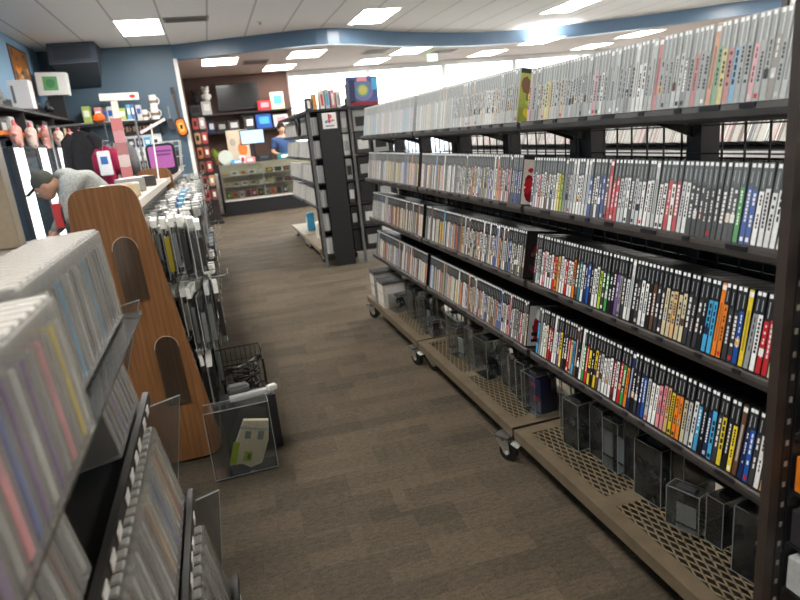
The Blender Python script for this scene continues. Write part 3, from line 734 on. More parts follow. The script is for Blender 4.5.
for ti,ys,pt,h,ln,cols in KT:
    z,x,nm=TIER[ti]; y=ys; k=0
    dx=0 if ti else (.012 if ys<.5 else -.030)
    k0=0
    for cn in cols.split():
        if y>YS1-.03: break
        k+=1; k0=k+(17 if ti<2 and ys>.5 else 0)
        keeper(z+.003,x-.008+dx,y,h,ln,cn,pt*.86,'clear keeper case with %s spine, %s from the near end, %s tier of near stand'%(cn,ordn(k0),nm),'clear keeper cases on the %s tier'%nm,top='blue' if (ti==0 and k0==9) else 'orange' if (ti==0 and k0==3) else None)
        y+=pt
# tall tan packed box standing on the rail near the camera
t=thing('game_box',(-.46,1.5,1.226),'tall tan and brown patterned box standing at the photo edge atop near stand','game box')
MB().cbox((-.495,1.5,1.226+.135),(.16,.05,.27),c(128,116,98),ch=.002).build('carton',M_PRINT,t)
q=MB(); r2=random.Random(5)
for i in range(14):
    cx=r2.uniform(-.55,-.44); cz=r2.uniform(1.26,1.46); q.add([(cx+.02*cos(a)*r2.uniform(.5,1),1.4745-.00003*i,cz+.022*sin(a)*r2.uniform(.5,1)) for a in [j*2*pi/8 for j in range(8)]],[tuple(range(8))],PAL[r2.choice(['tan','brown','olive','beige','brown'])])
q.build('printed_panel',M_PRINT,t)

# ------------------------------------------------------------------ wood-ended gondola
def rounded(pts,rads,n=6):
    out=[]; m=len(pts)
    for i in range(m):
        p=Vector(pts[i]); a=Vector(pts[i-1]); b=Vector(pts[(i+1)%m]); r=rads[i]
        if r<=0: out.append(tuple(p)); continue
        u=(a-p).normalized(); v=(b-p).normalized(); ang=u.angle(v); d=r/math.tan(ang/2)
        p1=p+u*d; p2=p+v*d
        for k in range(n+1):
            s=k/n; out.append(tuple((p1*(1-s)+p*s)*(1-s)+(p*(1-s)+p2*s)*s))
    return out
PANEL=rounded([(-.155,.015),(-.315,1.285),(-.565,1.285),(-.715,.015)],[.08,.075,.075,.08])
def gondola(y0,y1,label,end=True):
    t=thing('gondola',(-.435,(y0+y1)/2,0),label,'display gondola')
    MB().prism(PANEL,'y',y0,y0+.035,GREY).build('end_panel',M_WOOD,t)
    MB().prism([(-.30,.09),(-.36,1.17),(-.375,1.17),(-.34,.09)],'y',y0+.04,y1-.005,c(72,66,60)).build('peg_board',M_STEEL,t)
    MB().prism([(-.57,.09),(-.51,1.17),(-.495,1.17),(-.53,.09)],'y',y0+.04,y1-.005,c(72,66,60)).build('peg_board',M_STEEL,t)
    MB().box((-.70,y0+.04,.02),(-.17,y1-.005,.085),c(70,62,54)).build('base_deck',M_STEEL,t)
    MB().box((-.56,y0+.04,1.172),(-.325,y1-.005,1.205),c(196,180,160)).build('top_board',M_PALEWOOD,t)
    MB().box((-.325,y0+.04,1.17),(-.318,y1-.005,1.207),c(215,205,190)).build('edge_trim',M_SATIN,t)
    return t
G=[gondola(2.75,5.28,'walnut-ended gondola of hanging accessory packs beyond the near stand'),
   gondola(5.30,8.2,'second walnut-ended gondola, smaller, further up the aisle')]
# tongue-shaped acrylic sign holders fixed on the wood end
for (cx,z0,z1,nm) in ((-.395,.80,1.075,'upper'),(-.315,.30,.625,'lower')):
    pts=[(cx+.055,z0),(cx+.05,z1-.055)]+[(cx+.0+.05*cos(a),z1-.055+.055*sin(a)) for a in [i*pi/10 for i in range(1,10)]]+[(cx-.05,z1-.055),(cx-.045,z0)]
    b=MB(); b.prism(pts,'y',2.738,2.742,c(190,170,150)); o=b.build('sign_holder',M_CLEAR,origin=(cx,2.74,z0)); tag(o,'clear round-topped holder on the walnut end panel, %s of two'%nm,'sign holder')
    e=MB(); e.tube([(p[0],2.737,p[1]) for p in pts[1:-1]],.0012,c(205,190,170),6); e.build('edge_trim',M_GLOSS,o)

def pack(x,y,z,w,h,th,k,label,group,head='white',body=None,rz=0.):
    """clamshell pack on a hook: faces +x; top header at z"""
    t=thing('hanging_pack',(x,y,z-h),label,'accessory pack',group)
    T=Matrix.Translation((x,y,z))@Matrix.Rotation(rz,4,'Z')
    MB().box((-.0015,-w/2,-h),(.0,w/2,.0),PAL[k],T).build('card_back',M_PRINT,t)
    MB().box((.0,-w*.46,-h*.97),(th,w*.46,-h*.16),WHITE,T).build('clear_blister',M_CLEAR,t)
    b=MB(); bc=PAL[body or 'charcoal']
    b.cbox(T@Vector((th*.5,0,-h*.60)),(th*.72,w*.74,h*.56),bc,rz=rz,ch=th*.12)
    b.tube([T@Vector((th*.5,w*.3*cos(a),-h*.40+h*.12*sin(a))) for a in [i*.6 for i in range(11)]],th*.09,BLACK,6)
    b.build('product',M_GLOSS,t)
    MB().box((-.0005,-w*.47,-h*.17),(th*.8,w*.47,-.003),PAL[head],T).build('header_card',M_PRINT,t)
def hook(x,y,z,L,par):
    b=MB(); b.tube([(x,y,z),(x+L,y,z+.006),(x+L+.008,y,z+.022)],.0022,c(120,120,120),6); b.build('hook',M_METAL,par)
    MB().cbox((x+L+.011,y,z+.022),(.002,.03,.02),c(190,188,182)).build('price_tag',M_PRINT,par)
rr=random.Random(11)
LV=[(1.12,-.345,.30,'top'),(.80,-.318,.32,'middle'),(.46,-.298,.30,'lowest')]
for gi,(ya,yb,nm) in enumerate(((2.92,5.2,'first gondola'),(5.5,7.9,'second gondola'))):
    for li,(z,xh,hmax,lname) in enumerate(LV):
        y=ya; col=0
        while y<yb:
            col+=1
            L=.26 if li<2 else .22
            L=[.28,.27,.20][li]+rr.uniform(-.03,.03)
            if gi==1: L*=.85
            hook(xh+.004,y,z+.012,L,G[gi])
            th=.036 if col<4 and gi==0 else .05
            n=9
            x=xh+.018
            for j in range(n):
                if x+th>xh+L-.002: break
                k=rr.choice(['white','silver','white','grey','charcoal','silver','white'])
                body=rr.choice(['charcoal','black','grey','grey','silver','charcoal'])
                head='white' if rr.random()<.5 else rr.choice(['silver','charcoal','grey'])
                h=hmax*rr.uniform(.86,1.0)
                if gi==0 and li==1 and col==1 and j==n-2: k,body,head='lime','lime','lime'
                if gi==0 and li==0 and col==1 and j==2: body='yellow'
                if gi==0 and li==0 and col>5 and j==2: k,body,head='blue','navy','sky-blue'
                pack(x,y,z-rr.choice([0,0,.012,.03,.05]),rr.choice([.11,.14,.15,.16]),h*rr.choice([1,1,.9,.8]),th*rr.uniform(.6,.84),k,'%s-backed hanging pack with %s item, %s from board, column %s of %s, %s hooks'%(k,body,ordn(j+1),ONES[min(col,19)] ,nm,lname),'hanging packs on the %s'%nm,head,body,rr.uniform(-.16,.16))
                x+=th
            y+=.185 if gi==0 else .24
# blue pack with white ring turned to the viewer
t=thing('blister_card',(.0,4.4,.55),'blue blister card with white ring and headset, hanging beside the aisle','accessory pack')
T=Matrix.Translation((-.115,4.42,.70))@Matrix.Rotation(R(-62),4,'Z')@Matrix.Scale(.8,4)@Matrix.Rotation(R(9),4,'Y')
MB().box((-.004,-.07,-.15),(0,.07,.17),c(66,92,130),T).build('card_back',M_PRINT,t)
b=MB(); b.tube([T@Vector((.005,.05*cos(a),-.03+.065*sin(a))) for a in [i*2*pi/20 for i in range(21)]],.005,WHITE,6); b.build('ring_print',M_PRINT,t)
MB().box((.0,-.06,.09),(.006,.06,.16),c(190,205,225),T).build('header_card',M_PRINT,t)
b=MB(); b.ball(T@Vector((.014,.01,-.04)),(.014,.03,.03),c(170,60,60)); b.build('earpiece',M_GLOSS,t,smooth=True)
t=thing('blister_card',(.0,3.9,.9),'pale card with a round black lens, hanging beside the aisle above the blue card','accessory pack')
T=Matrix.Translation((-.145,4.2,.93))@Matrix.Rotation(R(-66),4,'Z')@Matrix.Scale(.8,4)@Matrix.Rotation(R(8),4,'Y')
MB().box((-.004,-.09,-.15),(0,.09,.15),c(182,182,186),T).build('card_back',M_PRINT,t)
MB().cyl(T@Vector((0,.01,-.06)),T@Vector((.02,.01,-.06)),.034,BLACK,18).build('lens',M_GLOSS,t)
MB().box((.0,-.08,.05),(.005,.08,.13),c(150,152,158),T).build('header_card',M_PRINT,t)

# things on the floor beside the gondola
t=thing('wire_basket',(-.03,3.42,0),'black wire basket of cables on the carpet beside the gondola','basket')
w=MB(); x0,x1,y0,y1,zt=-.13,.10,3.27,3.58,.25
for z in (.006,.09,.17,zt):
    for a,b_ in (((x0,y0,z),(x1,y0,z)),((x1,y0,z),(x1,y1,z)),((x1,y1,z),(x0,y1,z)),((x0,y1,z),(x0,y0,z))): w.bar(a,b_,.005 if z in(.006,zt) else .003,.005 if z in (.006,zt) else .003,BLACK)
for i in range(9):
    x=x0+(x1-x0)*i/8; w.bar((x,y0,.006),(x,y0,zt),.003,.003,BLACK); w.bar((x,y1,.006),(x,y1,zt),.003,.003,BLACK); w.bar((x,y0,.006),(x,y1,.006),.003,.003,BLACK)
for i in range(9):
    y=y0+(y1-y0)*i/8; w.bar((x0,y,.006),(x0,y,zt),.003,.003,BLACK); w.bar((x1,y,.006),(x1,y,zt),.003,.003,BLACK)
w.build('wire_frame',M_STEEL,t)
MB().tube([(x0,3.42,zt),(x0+.01,3.42,zt+.05),(x1-.01,3.42,zt+.05),(x1,3.42,zt)],.004,BLACK,8).build('handle',M_STEEL,t)
b=MB(); pts=[(-.015+.085*cos(i*.55)*(.75+.25*sin(i*.31)),3.42+.12*sin(i*.55)*(.75+.2*cos(i*.23)),.03+.0021*i+.01*sin(i*1.3)) for i in range(70)]
b.tube(pts,.007,c(32,31,31),6); o=b.build('cable_bundle',M_GLOSS,origin=(-.01,3.42,.02),smooth=True); tag(o,'tangle of thick black cable heaped in the wire basket','cable')
t=thing('steering_bar',(-.02,3.4,.2),'curved silver tube lying across the cables in the wire basket','accessory')
MB().tube([(-.10,3.34,.20),(-.04,3.33,.205),(.03,3.36,.215),(.07,3.40,.225)],.011,c(170,170,168),10).build('tube',M_METAL,t,smooth=True); MB().ball((.075,3.405,.227),.02,BLACK).build('cap',M_SATIN,t,smooth=True)
# clear case on the floor with a paper pack inside
t=thing('clear_display_box',(-.06,2.56,0),'large clear acrylic box on the carpet below the walnut panel','display box')
T=Matrix.Translation((-.07,2.55,.012))@Matrix.Rotation(R(1),4,'Z')
MB().box((-.132,-.05,.0),(.132,.05,.312),WHITE,T).build('clear_shell',M_CLEAR,t)
e=MB()
for a,b_ in (((-.135,-.05,.001),(.135,-.05,.001)),((-.135,-.05,.315),(.135,-.05,.315)),((.135,-.05,0),(.135,-.05,.315)),((.135,-.05,.315),(.135,.05,.315)),((-.135,.05,.315),(.135,.05,.315)),((-.135,-.05,.0),(-.135,-.05,.315))): e.bar(T@Vector(a),T@Vector(b_),.0025,.0025,c(150,154,152))
e.build('edge_trim',M_GLOSS,t)
MB().box((-.13,-.045,-.010),(.13,.045,-.001),c(30,30,31),T).build('base',M_SATIN,t)
t=thing('glove_pack',(-.01,2.54,.02),'crumpled cream and yellow-green packet inside the large clear box','packet')
Tp=T@Matrix.Translation((.035,-.018,.13))@Matrix.Rotation(R(18),4,'Y')
b=MB(); b.prism([(-.07,-.11),(-.02,-.10),(.02,-.115),(.065,-.09),(.075,.02),(.06,.11),(-.045,.10),(-.06,.0)],'y',-.012,.012,c(232,222,196)); b.v=[Tp@p for p in b.v]; b.build('wrapper',M_PRINT,t)
b=MB()
for lo,hi,k in (((-.073,-.0155,-.10),(-.045,-.0125,.0),'lime'),((-.02,-.016,-.085),(.015,-.0125,-.04),'lime'),((-.005,-.0165,-.075),(.01,-.016,-.05),'olive'),((-.03,-.0155,.02),(-.005,-.0125,.055),'grey'),((.025,-.0155,.02),(.05,-.0125,.06),'grey'),((-.055,-.0145,.062),(.06,-.0125,.075),'silver')): b.box(lo,hi,PAL[k],Tp)
b.build('printed_panel',M_PRINT,t)
t=thing('bracket_tray',(-.02,2.75,0),'bent white and silver metal bracket strips lying behind the clear box','bracket')
b=MB(); b.cbox((.0,2.73,.290),(.19,.03,.003),c(186,186,182),rz=.12); b.cbox((.0,2.715,.279),(.19,.003,.02),c(186,186,182),rz=.12); b.build('strip',M_SATIN,t)
MB().cbox((-.05,2.785,.295),(.10,.06,.05),c(140,142,142),rz=.1,ch=.01).build('housing',M_METAL,t)
MB().cbox((.10,2.72,.30),(.045,.03,.025),c(225,223,215),rz=.4,ch=.004).build('end_cap',M_SATIN,t)
MB().box((-.14,2.70,.0),(.11,2.82,.27),c(38,38,40)).build('stand',M_SATIN,t)

# stands and signs on top of the gondolas
t=thing('promo_stand',(-.62,5.0,1.206),'narrow red and white printed strip sign standing behind the first walnut panel','sign')
b=MB()
for i,(k) in enumerate(['red','white','crimson','pink','red']): b.box((-.62,4.90,1.24+i*.085),(-.545,4.906,1.24+(i+1)*.085-.002),tuple(.4*v+.5*w for v,w in zip(PAL[k],c(206,160,160))))
b.build('printed_panel',M_PRINT,t); MB().box((-.585,4.907,1.2085),(-.573,4.915,1.66),PAL['silver']).build('pole',M_METAL,t); MB().box((-.605,4.87,1.2085),(-.545,4.94,1.214),PAL['silver']).build('base',M_METAL,t)
t=thing('sign_pole',(-.37,4.8,1.206),'thin white pole sign holder with slanted arm atop the first gondola','sign')
MB().cyl((-.37,4.8,1.206),(-.35,4.8,1.60),.006,WHITE,8).build('pole',M_SATIN,t); MB().bar((-.43,4.8,1.545),(-.25,4.8,1.625),.02,.02,c(226,220,220)).build('arm',M_SATIN,t); MB().cyl((-.37,4.8,1.2085),(-.37,4.8,1.213),.05,WHITE,14).build('base',M_SATIN,t)
t=thing('tablet_sign',(-.40,5.75,1.206),'purple sign with dark writing in a rounded black frame atop the gondola','sign')
fr=[(-.50,1.25),(-.505,1.43)]
def rrect(x0,x1,z0,z1,r,n=5):
    return rounded([(x0,z0),(x0,z1),(x1,z1),(x1,z0)],[r]*4,n)
MB().prism(rrect(-.505,-.265,1.215,1.475,.05),'y',5.75,5.80,c(30,28,31)).build('frame',M_SATIN,t)
MB().prism(rrect(-.485,-.29,1.27,1.455,.02),'y',5.7485,5.7495,c(196,110,190)).build('screen',M_PRINT,t)
q=MB()
for z,a,b_ in ((1.405,-.44,-.31),(1.375,-.42,-.32)):
    x=a
    while x<b_: q.box((x,5.7470,z),(x+.011,5.7480,z+.016),c(90,40,100)); x+=.016
q.build('lettering',M_PRINT,t)
MB().box((-.46,5.755,1.2085),(-.31,5.83,1.2145),c(30,28,31)).build('foot',M_SATIN,t)
t=thing('wire_spinner',(-.33,6.5,1.206),'pale grey wire rack of cards atop the second gondola','wire rack')
b=MB()
for x in (-.44,-.36,-.28): 
    b.bar((x,6.5,1.207),(x+.03,6.5,1.50),.012,.012,c(196,198,198)); b.bar((x,6.85,1.207),(x+.03,6.85,1.50),.012,.012,c(196,198,198))
for z in (1.25,1.35,1.45,1.50): 
    for y in (6.5,6.85): b.bar((-.45,y,z),(-.245,y,z),.008,.008,c(196,198,198))
    for x in (-.41,-.26): b.bar((x,6.5,z),(x,6.85,z),.008,.008,c(196,198,198))
b.build('wire_frame',M_SATIN,t)
for i in range(3): MB().cbox((-.345,6.56+i*.09,1.33),(.16,.02,.15),PAL[['charcoal','grey','silver'][i]]).build('card',M_PRINT,t)
for i,(y,k,sx,sz,nm) in enumerate([(2.98,'silver',.16,.05,'silver flat'),(3.3,'beige',.18,.06,'beige'),(3.72,'grey',.14,.07,'grey'),(4.2,'charcoal',.16,.06,'charcoal')]):
    t=thing('boxed_accessory',(-.44,y,1.206),nm+' box lying on the pale top of the first gondola','box','boxes on the gondola top')
    MB().cbox((-.44,y,1.207+sz/2),(sx,.2,sz),PAL[k],rz=.1*i,ch=.003).build('carton',M_PRINT,t)
    MB().cbox((-.44,y,1.2085+sz),(sx*.7,.14,.001),PAL['white' if k!='beige' else 'brown'],rz=.1*i).build('printed_panel',M_PRINT,t)

# ------------------------------------------------------------------ left wall: lit glass cabinets, ledges, plush garland
for i in range(4):
    y0=7.52+i*1.03; y1=y0+1.0; xb,xf=-2.33,-1.95
    t=thing('display_cabinet',((xb+xf)/2,(y0+y1)/2,0),'tall lit glass cabinet on the left wall, %s behind the stooping person'%ordn(i+1),'display cabinet','lit glass cabinets')
    f=MB()
    for (x,y) in ((xb,y0),(xb,y1-.05),(xf-.05,y0),(xf-.05,y1-.05)): f.box((x,y,.1),(x+.05,y+.05,1.68),c(48,50,54))
    f.box((xb,y0,0),(xf,y1,.1),c(40,41,44)).box((xb,y0,1.62),(xf,y1,1.70),c(48,50,54)); f.build('frame',M_SATIN,t)
    MB().box((xb+.05,y0+.05,.1),(xb+.06,y1-.05,1.62),c(214,220,226)).build('back_panel',M_SATIN,t)
    MB().box((xf-.03,y0+.06,.12),(xf-.002,y0+.42,1.6),WHITE).build('light_strip',M_STRIP,t)
    MB().box((xb+.07,y0+.055,.12),(xf-.055,y0+.07,1.6),c(70,84,98)).build('side_panel',M_SATIN,t)
    for z in (.50,.86,1.22): MB().box((xb+.07,y0+.08,z),(xf-.06,y1-.06,z+.012),c(170,180,186)).build('shelf',M_SATIN,t)
    MB().box((xf-.012,y0+.44,.1),(xf-.006,y1-.05,1.62),WHITE).build('glass_door',M_CLEAR,t)
    for j,z in enumerate((.512,.872,1.232)):
        for m in range(2):
            k=rr.choice(['navy','charcoal','silver','white','sky-blue','grey','black'])
            o=thing('boxed_console',(-2.12,y0+.44+m*.28,z+.001),'%s boxed item, %s shelf from below, in the %s lit cabinet, %s side'%(k,ordn(j+1),ordn(i+1),['near','far'][m]),'boxed item','boxes in the lit cabinets')
            MB().cbox((-2.13,y0+.44+m*.28,z+.001+.11),(.18,.22,.22),PAL[k]).build('carton',M_PRINT,o)
            MB().cbox((-2.0385,y0+.44+m*.28,z+.13),(.001,.15,.10),PAL[rr.choice(['white','sky-blue','red','silver','black'])]).build('printed_panel',M_PRINT,o)
t=thing('wall_ledge',(-2.2,9.4,1.70),'dark ledge unit above the lit cabinets carrying boxes and plush','shelf')
MB().box((-2.34,7.1,1.72),(-1.98,11.6,1.76),c(58,54,54)).build('shelf_board',M_SATIN,t)
MB().box((-2.34,7.1,2.03),(-2.0,11.6,2.06),c(52,50,52)).build('shelf_board',M_SATIN,t)
MB().box((-2.345,7.1,1.705),(-2.33,11.6,2.25),c(48,50,56)).build('back_board',M_SATIN,t)
MB().box((-1.978,7.1,1.735),(-1.972,11.6,1.775),c(228,126,60)).build('orange_ribbon',M_CLOTH,t)
for y in (7.12,8.6,10.1,11.58): MB().box((-2.33,y-.01,1.761),(-2.02,y+.01,2.029),c(52,50,52)).build('divider',M_SATIN,t)
PL=[(7.55,'pink','pale pink'),(8.15,'white','white and pink'),(8.85,'pink','rose'),(9.55,'white','cream'),(10.35,'pink','pink-eared'),(11.1,'white','small white')]
for i,(y,k,nm) in enumerate(PL):
    kc={'pink':c(222,166,156),'white':c(228,208,198)}[k]
    t=thing('plush_toy',(-1.92,y,1.62),nm+' plush toy hanging on the orange ribbon, %s from the camera end'%ordn(i+1),'plush toy','plush garland')
    T=Matrix.Translation((-1.895,y,1.70))@Matrix.Rotation(rr.uniform(-.5,.5),4,'X')@Matrix.Scale(.62,4)
    b=MB(); b.ball(T@Vector((0,0,0)),(.06,.07,.085),kc); b.ball(T@Vector((0,0,.12)),(.06,.075,.065),kc)
    for s in (-1,1): b.ball(T@Vector((.01,s*.09,.03)),(.028,.06,.028),kc); b.ball(T@Vector((.03,s*.05,-.09)),(.035,.032,.05),kc)
    b.build('body',M_PLUSH,t,smooth=True)
    for s in (-1,1): e=MB(); e.ball(T@Vector((.0,s*.055,.20)),(.018,.022,.06),c(214,110,120)); e.build('ear',M_PLUSH,t,smooth=True)
    b=MB()
    for s in (-1,1): b.ball(T@Vector((.056,s*.03,.13)),.009,BLACK)
    b.ball(T@Vector((.062,0,.11)),(.012,.016,.010),c(190,90,90)); b.build('face',M_GLOSS,t,smooth=True)
LEDGE=[(7.4,.34,.22,'grey'),(7.9,.26,.16,'charcoal'),(8.25,.2,.2,'silver'),(9.0,.3,.19,'grey'),(9.4,.24,.15,'black'),(9.8,.26,.21,'charcoal'),(10.5,.3,.18,'silver'),(11.0,.28,.2,'black')]
for i,(y,w,h,k) in enumerate(LEDGE):
    t=thing('boxed_accessory',(-2.17,y,1.761),'%s box on the left wall ledge, %s along behind the plush garland'%(k,ordn(i+1)),'box','boxes on the wall ledge')
    MB().cbox((-2.19,y,1.762+h/2),(.24,w,h),PAL[k],ch=.006).build('carton',M_PRINT,t); MB().cbox((-2.0685,y,1.762+h*.5),(.001,w*.6,h*.5),PAL[['white','silver','black','beige'][i%4]]).build('printed_panel',M_PRINT,t)
for i,(y,k) in enumerate([(7.5,'charcoal'),(8.2,'grey'),(9.35,'black'),(9.75,'charcoal'),(10.5,'black')]):
    t=thing('headset_stand',(-2.12,y,2.061),'%s headset on a stand atop the left wall ledge, %s along'%(k,ordn(i+1)),'headset','headsets on the wall ledge')
    kc=PAL[k]; MB().cyl((-2.12,y,2.061),(-2.12,y,2.072),.06,kc,14).build('base',M_SATIN,t); MB().cyl((-2.12,y,2.07),(-2.12,y,2.27),.012,kc,8).build('pole',M_SATIN,t)
    b=MB(); b.tube([(-2.12,y+.085*cos(a),2.20+.095*sin(a)) for a in [i2*pi/10 for i2 in range(11)]],.012,kc,8); b.build('headband',M_SATIN,t,smooth=True)
    b=MB()
    for s in (-1,1): b.ball((-2.12,y+s*.085,2.18),(.045,.025,.05),kc)
    b.build('ear_cup',M_GLOSS,t,smooth=True)
t=thing('boxed_console',(-2.05,8.8,2.061),'small white box atop the left wall ledge below the poster','boxed item')
MB().cbox((-2.03,8.8,2.235),(.22,.2,.33),c(236,236,236),ch=.004).build('carton',M_PRINT,t); MB().cbox((-2.10,8.6985,2.24),(.03,.001,.2),c(120,122,128)).build('printed_panel',M_PRINT,t)
t=thing('boxed_console',(-2.08,11.0,2.061),'large tilted white box with a green square atop the left wall ledge','boxed item')
Tx=Matrix.Translation((-1.95,10.0,2.30))@Matrix.Rotation(R(0),4,'Y')
MB().cbox((-2.08,11.0,2.57),(.42,.2,.33),c(238,240,238),M=Matrix.Rotation(R(3),3,'Y'),ch=.004).build('carton',M_PRINT,t)
b=MB(); b.cbox((-2.10,10.8985,2.575),(.20,.001,.20),c(110,176,124),M=Matrix.Rotation(R(3),3,'Y')); b.cyl((-2.10,10.8975,2.575),(-2.10,10.898,2.575),.065,c(84,150,100),18); b.build('printed_panel',M_PRINT,t)
MB().box((-2.2,10.95,2.061),(-1.98,11.08,2.395),c(40,40,44)).build('prop_stand',M_SATIN,t)
t=thing('poster',(-2.34,10.45,2.75),'dark orange and brown poster high on the light blue left wall','poster')
MB().box((-2.348,10.0,2.40),(-2.342,10.95,3.03),c(60,48,44)).build('frame',M_PRINT,t)
q=MB(); r2=random.Random(9); q.box((-2.3418,10.04,2.43),(-2.3412,10.91,3.0),c(150,100,58))
for i in range(26):
    cy=r2.uniform(10.12,10.82); cz=r2.uniform(2.48,2.94)
    q.add([(-2.3405+.00005*i,cy+.09*cos(a)*r2.uniform(.4,1),cz+.06*sin(a)*r2.uniform(.4,1)) for a in [j*2*pi/8 for j in range(8)]],[tuple(range(8))],PAL[r2.choice(['orange','brown','tan','charcoal','olive','brown','beige'])])
q.build('picture',M_PRINT,t)
# slate wedge box in the ceiling corner
t=thing('corner_speaker_box',(-1.7,11.3,2.8),'dark slate wedge-shaped box hung in the blue corner below the ceiling','speaker box')
SL=c(62,72,84)
b=MB(); b.add([(-2.05,10.95,3.14),(-1.38,10.95,3.14),(-1.38,10.95,2.86),(-2.05,10.95,2.86),(-2.05,11.68,3.14),(-1.38,11.68,3.14),(-1.50,11.68,2.55),(-1.95,11.68,2.55)],[(0,3,2,1),(4,5,6,7),(0,1,5,4),(3,7,6,2),(1,2,6,5),(0,4,7,3)],SL); b.build('cabinet',M_SATIN,t)
MB().box((-1.98,10.944,2.90),(-1.45,10.949,3.10),c(50,58,68)).build('front_grille',M_SATIN,t); MB().box((-2.06,10.94,2.845),(-1.37,10.96,2.86),c(84,94,106)).build('edge_trim',M_SATIN,t)

# blue back wall: shelf with boxes and mugs
t=thing('wall_shelf',(-1.27,11.5,1.95),'black shelf on the slate blue back wall holding boxes and mugs','shelf')
MB().box((-1.95,11.38,1.925),(-.58,11.695,1.955),c(30,30,33)).build('shelf_board',M_SATIN,t)
for x in (-1.85,-.70): MB().prism([(11.69,1.70),(11.45,1.92),(11.69,1.92)],'x',x-.01,x+.01,c(36,36,40)).build('bracket',M_SATIN,t)
SB=[(-1.775,.12,.29,.2,'lime','tall lime green box'),(-1.60,.11,.26,.18,'pink','rose box'),(-1.50,.06,.24,.16,'charcoal','thin dark box'),(-1.42,.09,.26,.16,'silver','silver box'),(-1.24,.10,.22,.15,'lime','small pale green box'),(-1.135,.06,.27,.15,'sky-blue','sky-blue box'),(-1.07,.05,.27,.15,'blue','blue box'),(-.98,.08,.25,.15,'silver','pale box')]
for x,w,h,d,k,nm in SB:
    t=thing('boxed_accessory',(x,11.5,1.956),nm+' on the black shelf of the blue wall','box','boxes on the blue wall shelf')
    kc=tuple(.75*v+.1 for v in PAL[k]); MB().cbox((x,11.5,1.956+h/2),(w,d,h),kc,ch=.003).build('carton',M_PRINT,t); MB().cbox((x,11.5-d/2-.0008,1.956+h*.6),(w*.7,.001,h*.35),PAL['white' if k in('lime','sky-blue','blue','pink') else 'blue']).build('printed_panel',M_PRINT,t)
t=thing('sign_stand',(-1.3,11.45,1.956),'white T-shaped sign with red oval on the blue wall shelf','sign')
MB().cbox((-1.33,11.44,1.956+.17),(.10,.05,.34),c(232,226,210),ch=.003).build('post',M_SATIN,t)
MB().cbox((-1.235,11.42,2.355),(.60,.06,.115),c(240,236,226),M=Matrix.Rotation(R(2),3,'Y'),ch=.006).build('header_panel',M_SATIN,t)
b=MB(); b.cyl((-1.03,11.3885,2.347),(-1.03,11.3878,2.347),.03,c(190,50,45),16); b.v=[Vector((-1.03+(p.x+1.03)*1.6,p.y,p.z)) for p in b.v]; b.build('printed_oval',M_PRINT,t)
for x,r_,h,nm,zz in ((-.74,.065,.20,'white jar with brown bands',0),(-.735,.06,.19,'upper white mug stacked on the jar',.203),(-.90,.05,.17,'small white mug',0)):
    t=thing('mug',(x,11.5,1.956+zz),nm+' on the blue wall shelf','mug')
    MB().cyl((x,11.5,1.956+zz),(x,11.5,1.956+zz+h),r_,c(226,222,212),20).build('body',M_GLOSS,t)
    b=MB(); b.tube([(x+r_-.005+.04*sin(a),11.5,1.956+zz+h*.5+.055*cos(a)) for a in [j*pi/8 for j in range(9)]],.009,c(226,222,212),8); b.build('handle',M_GLOSS,t,smooth=True)
    MB().cyl((x,11.5,1.956+zz+h*.3),(x,11.5,1.956+zz+h*.55),r_+.0008,c(120,100,84),20).build('printed_band',M_PRINT,t)
t=thing('sign_board',(-1.1,11.55,1.76),'brown sign board with pale lettering below the blue wall shelf','sign')
MB().box((-1.40,11.60,1.75),(-.80,11.63,1.92),c(66,52,46)).build('board',M_PRINT,t)
q=MB(); x=-1.36; r2=random.Random(3)
while x<-.85:
    q.box((x,11.597,1.80),(x+.012,11.5995,1.88),c(196,160,130)); 
    if r2.random()<.8: q.box((x+.012,11.597,1.80+.034*r2.choice([0,1,2])),(x+.036,11.5995,1.812+.034*r2.choice([0,1,2])+.004),c(196,160,130))
    x+=.055
q.build('lettering',M_PRINT,t)
t=thing('hanging_slat_panel',(-1.1,11.55,1.25),'white slat panel of small packages on the blue wall under the sign board','display panel')
MB().box((-1.42,11.63,1.1),(-.72,11.66,1.73),c(228,232,236)).build('panel',M_SATIN,t)
for j in range(3):
    for i in range(5):
        o=thing('hanging_package',(-1.34+i*.13,11.6,1.16+j*.19),'%s small package, row %s from below, %s across the white slat panel'%(['white','navy','silver','sky-blue','charcoal'][(i*2+j)%5],ONES[j+1],ordn(i+1)),'package','packages on the slat panel')
        MB().cbox((-1.34+i*.13,11.6,1.23+j*.19),(.10,.04,.15),PAL[['white','navy','silver','sky-blue','charcoal'][(i*2+j)%5]]).build('carton',M_PRINT,o); MB().cbox((-1.34+i*.13,11.579,1.23+j*.19),(.06,.001,.06),PAL[['charcoal','white','black','white','silver'][(i*2+j)%5]]).build('printed_panel',M_PRINT,o)
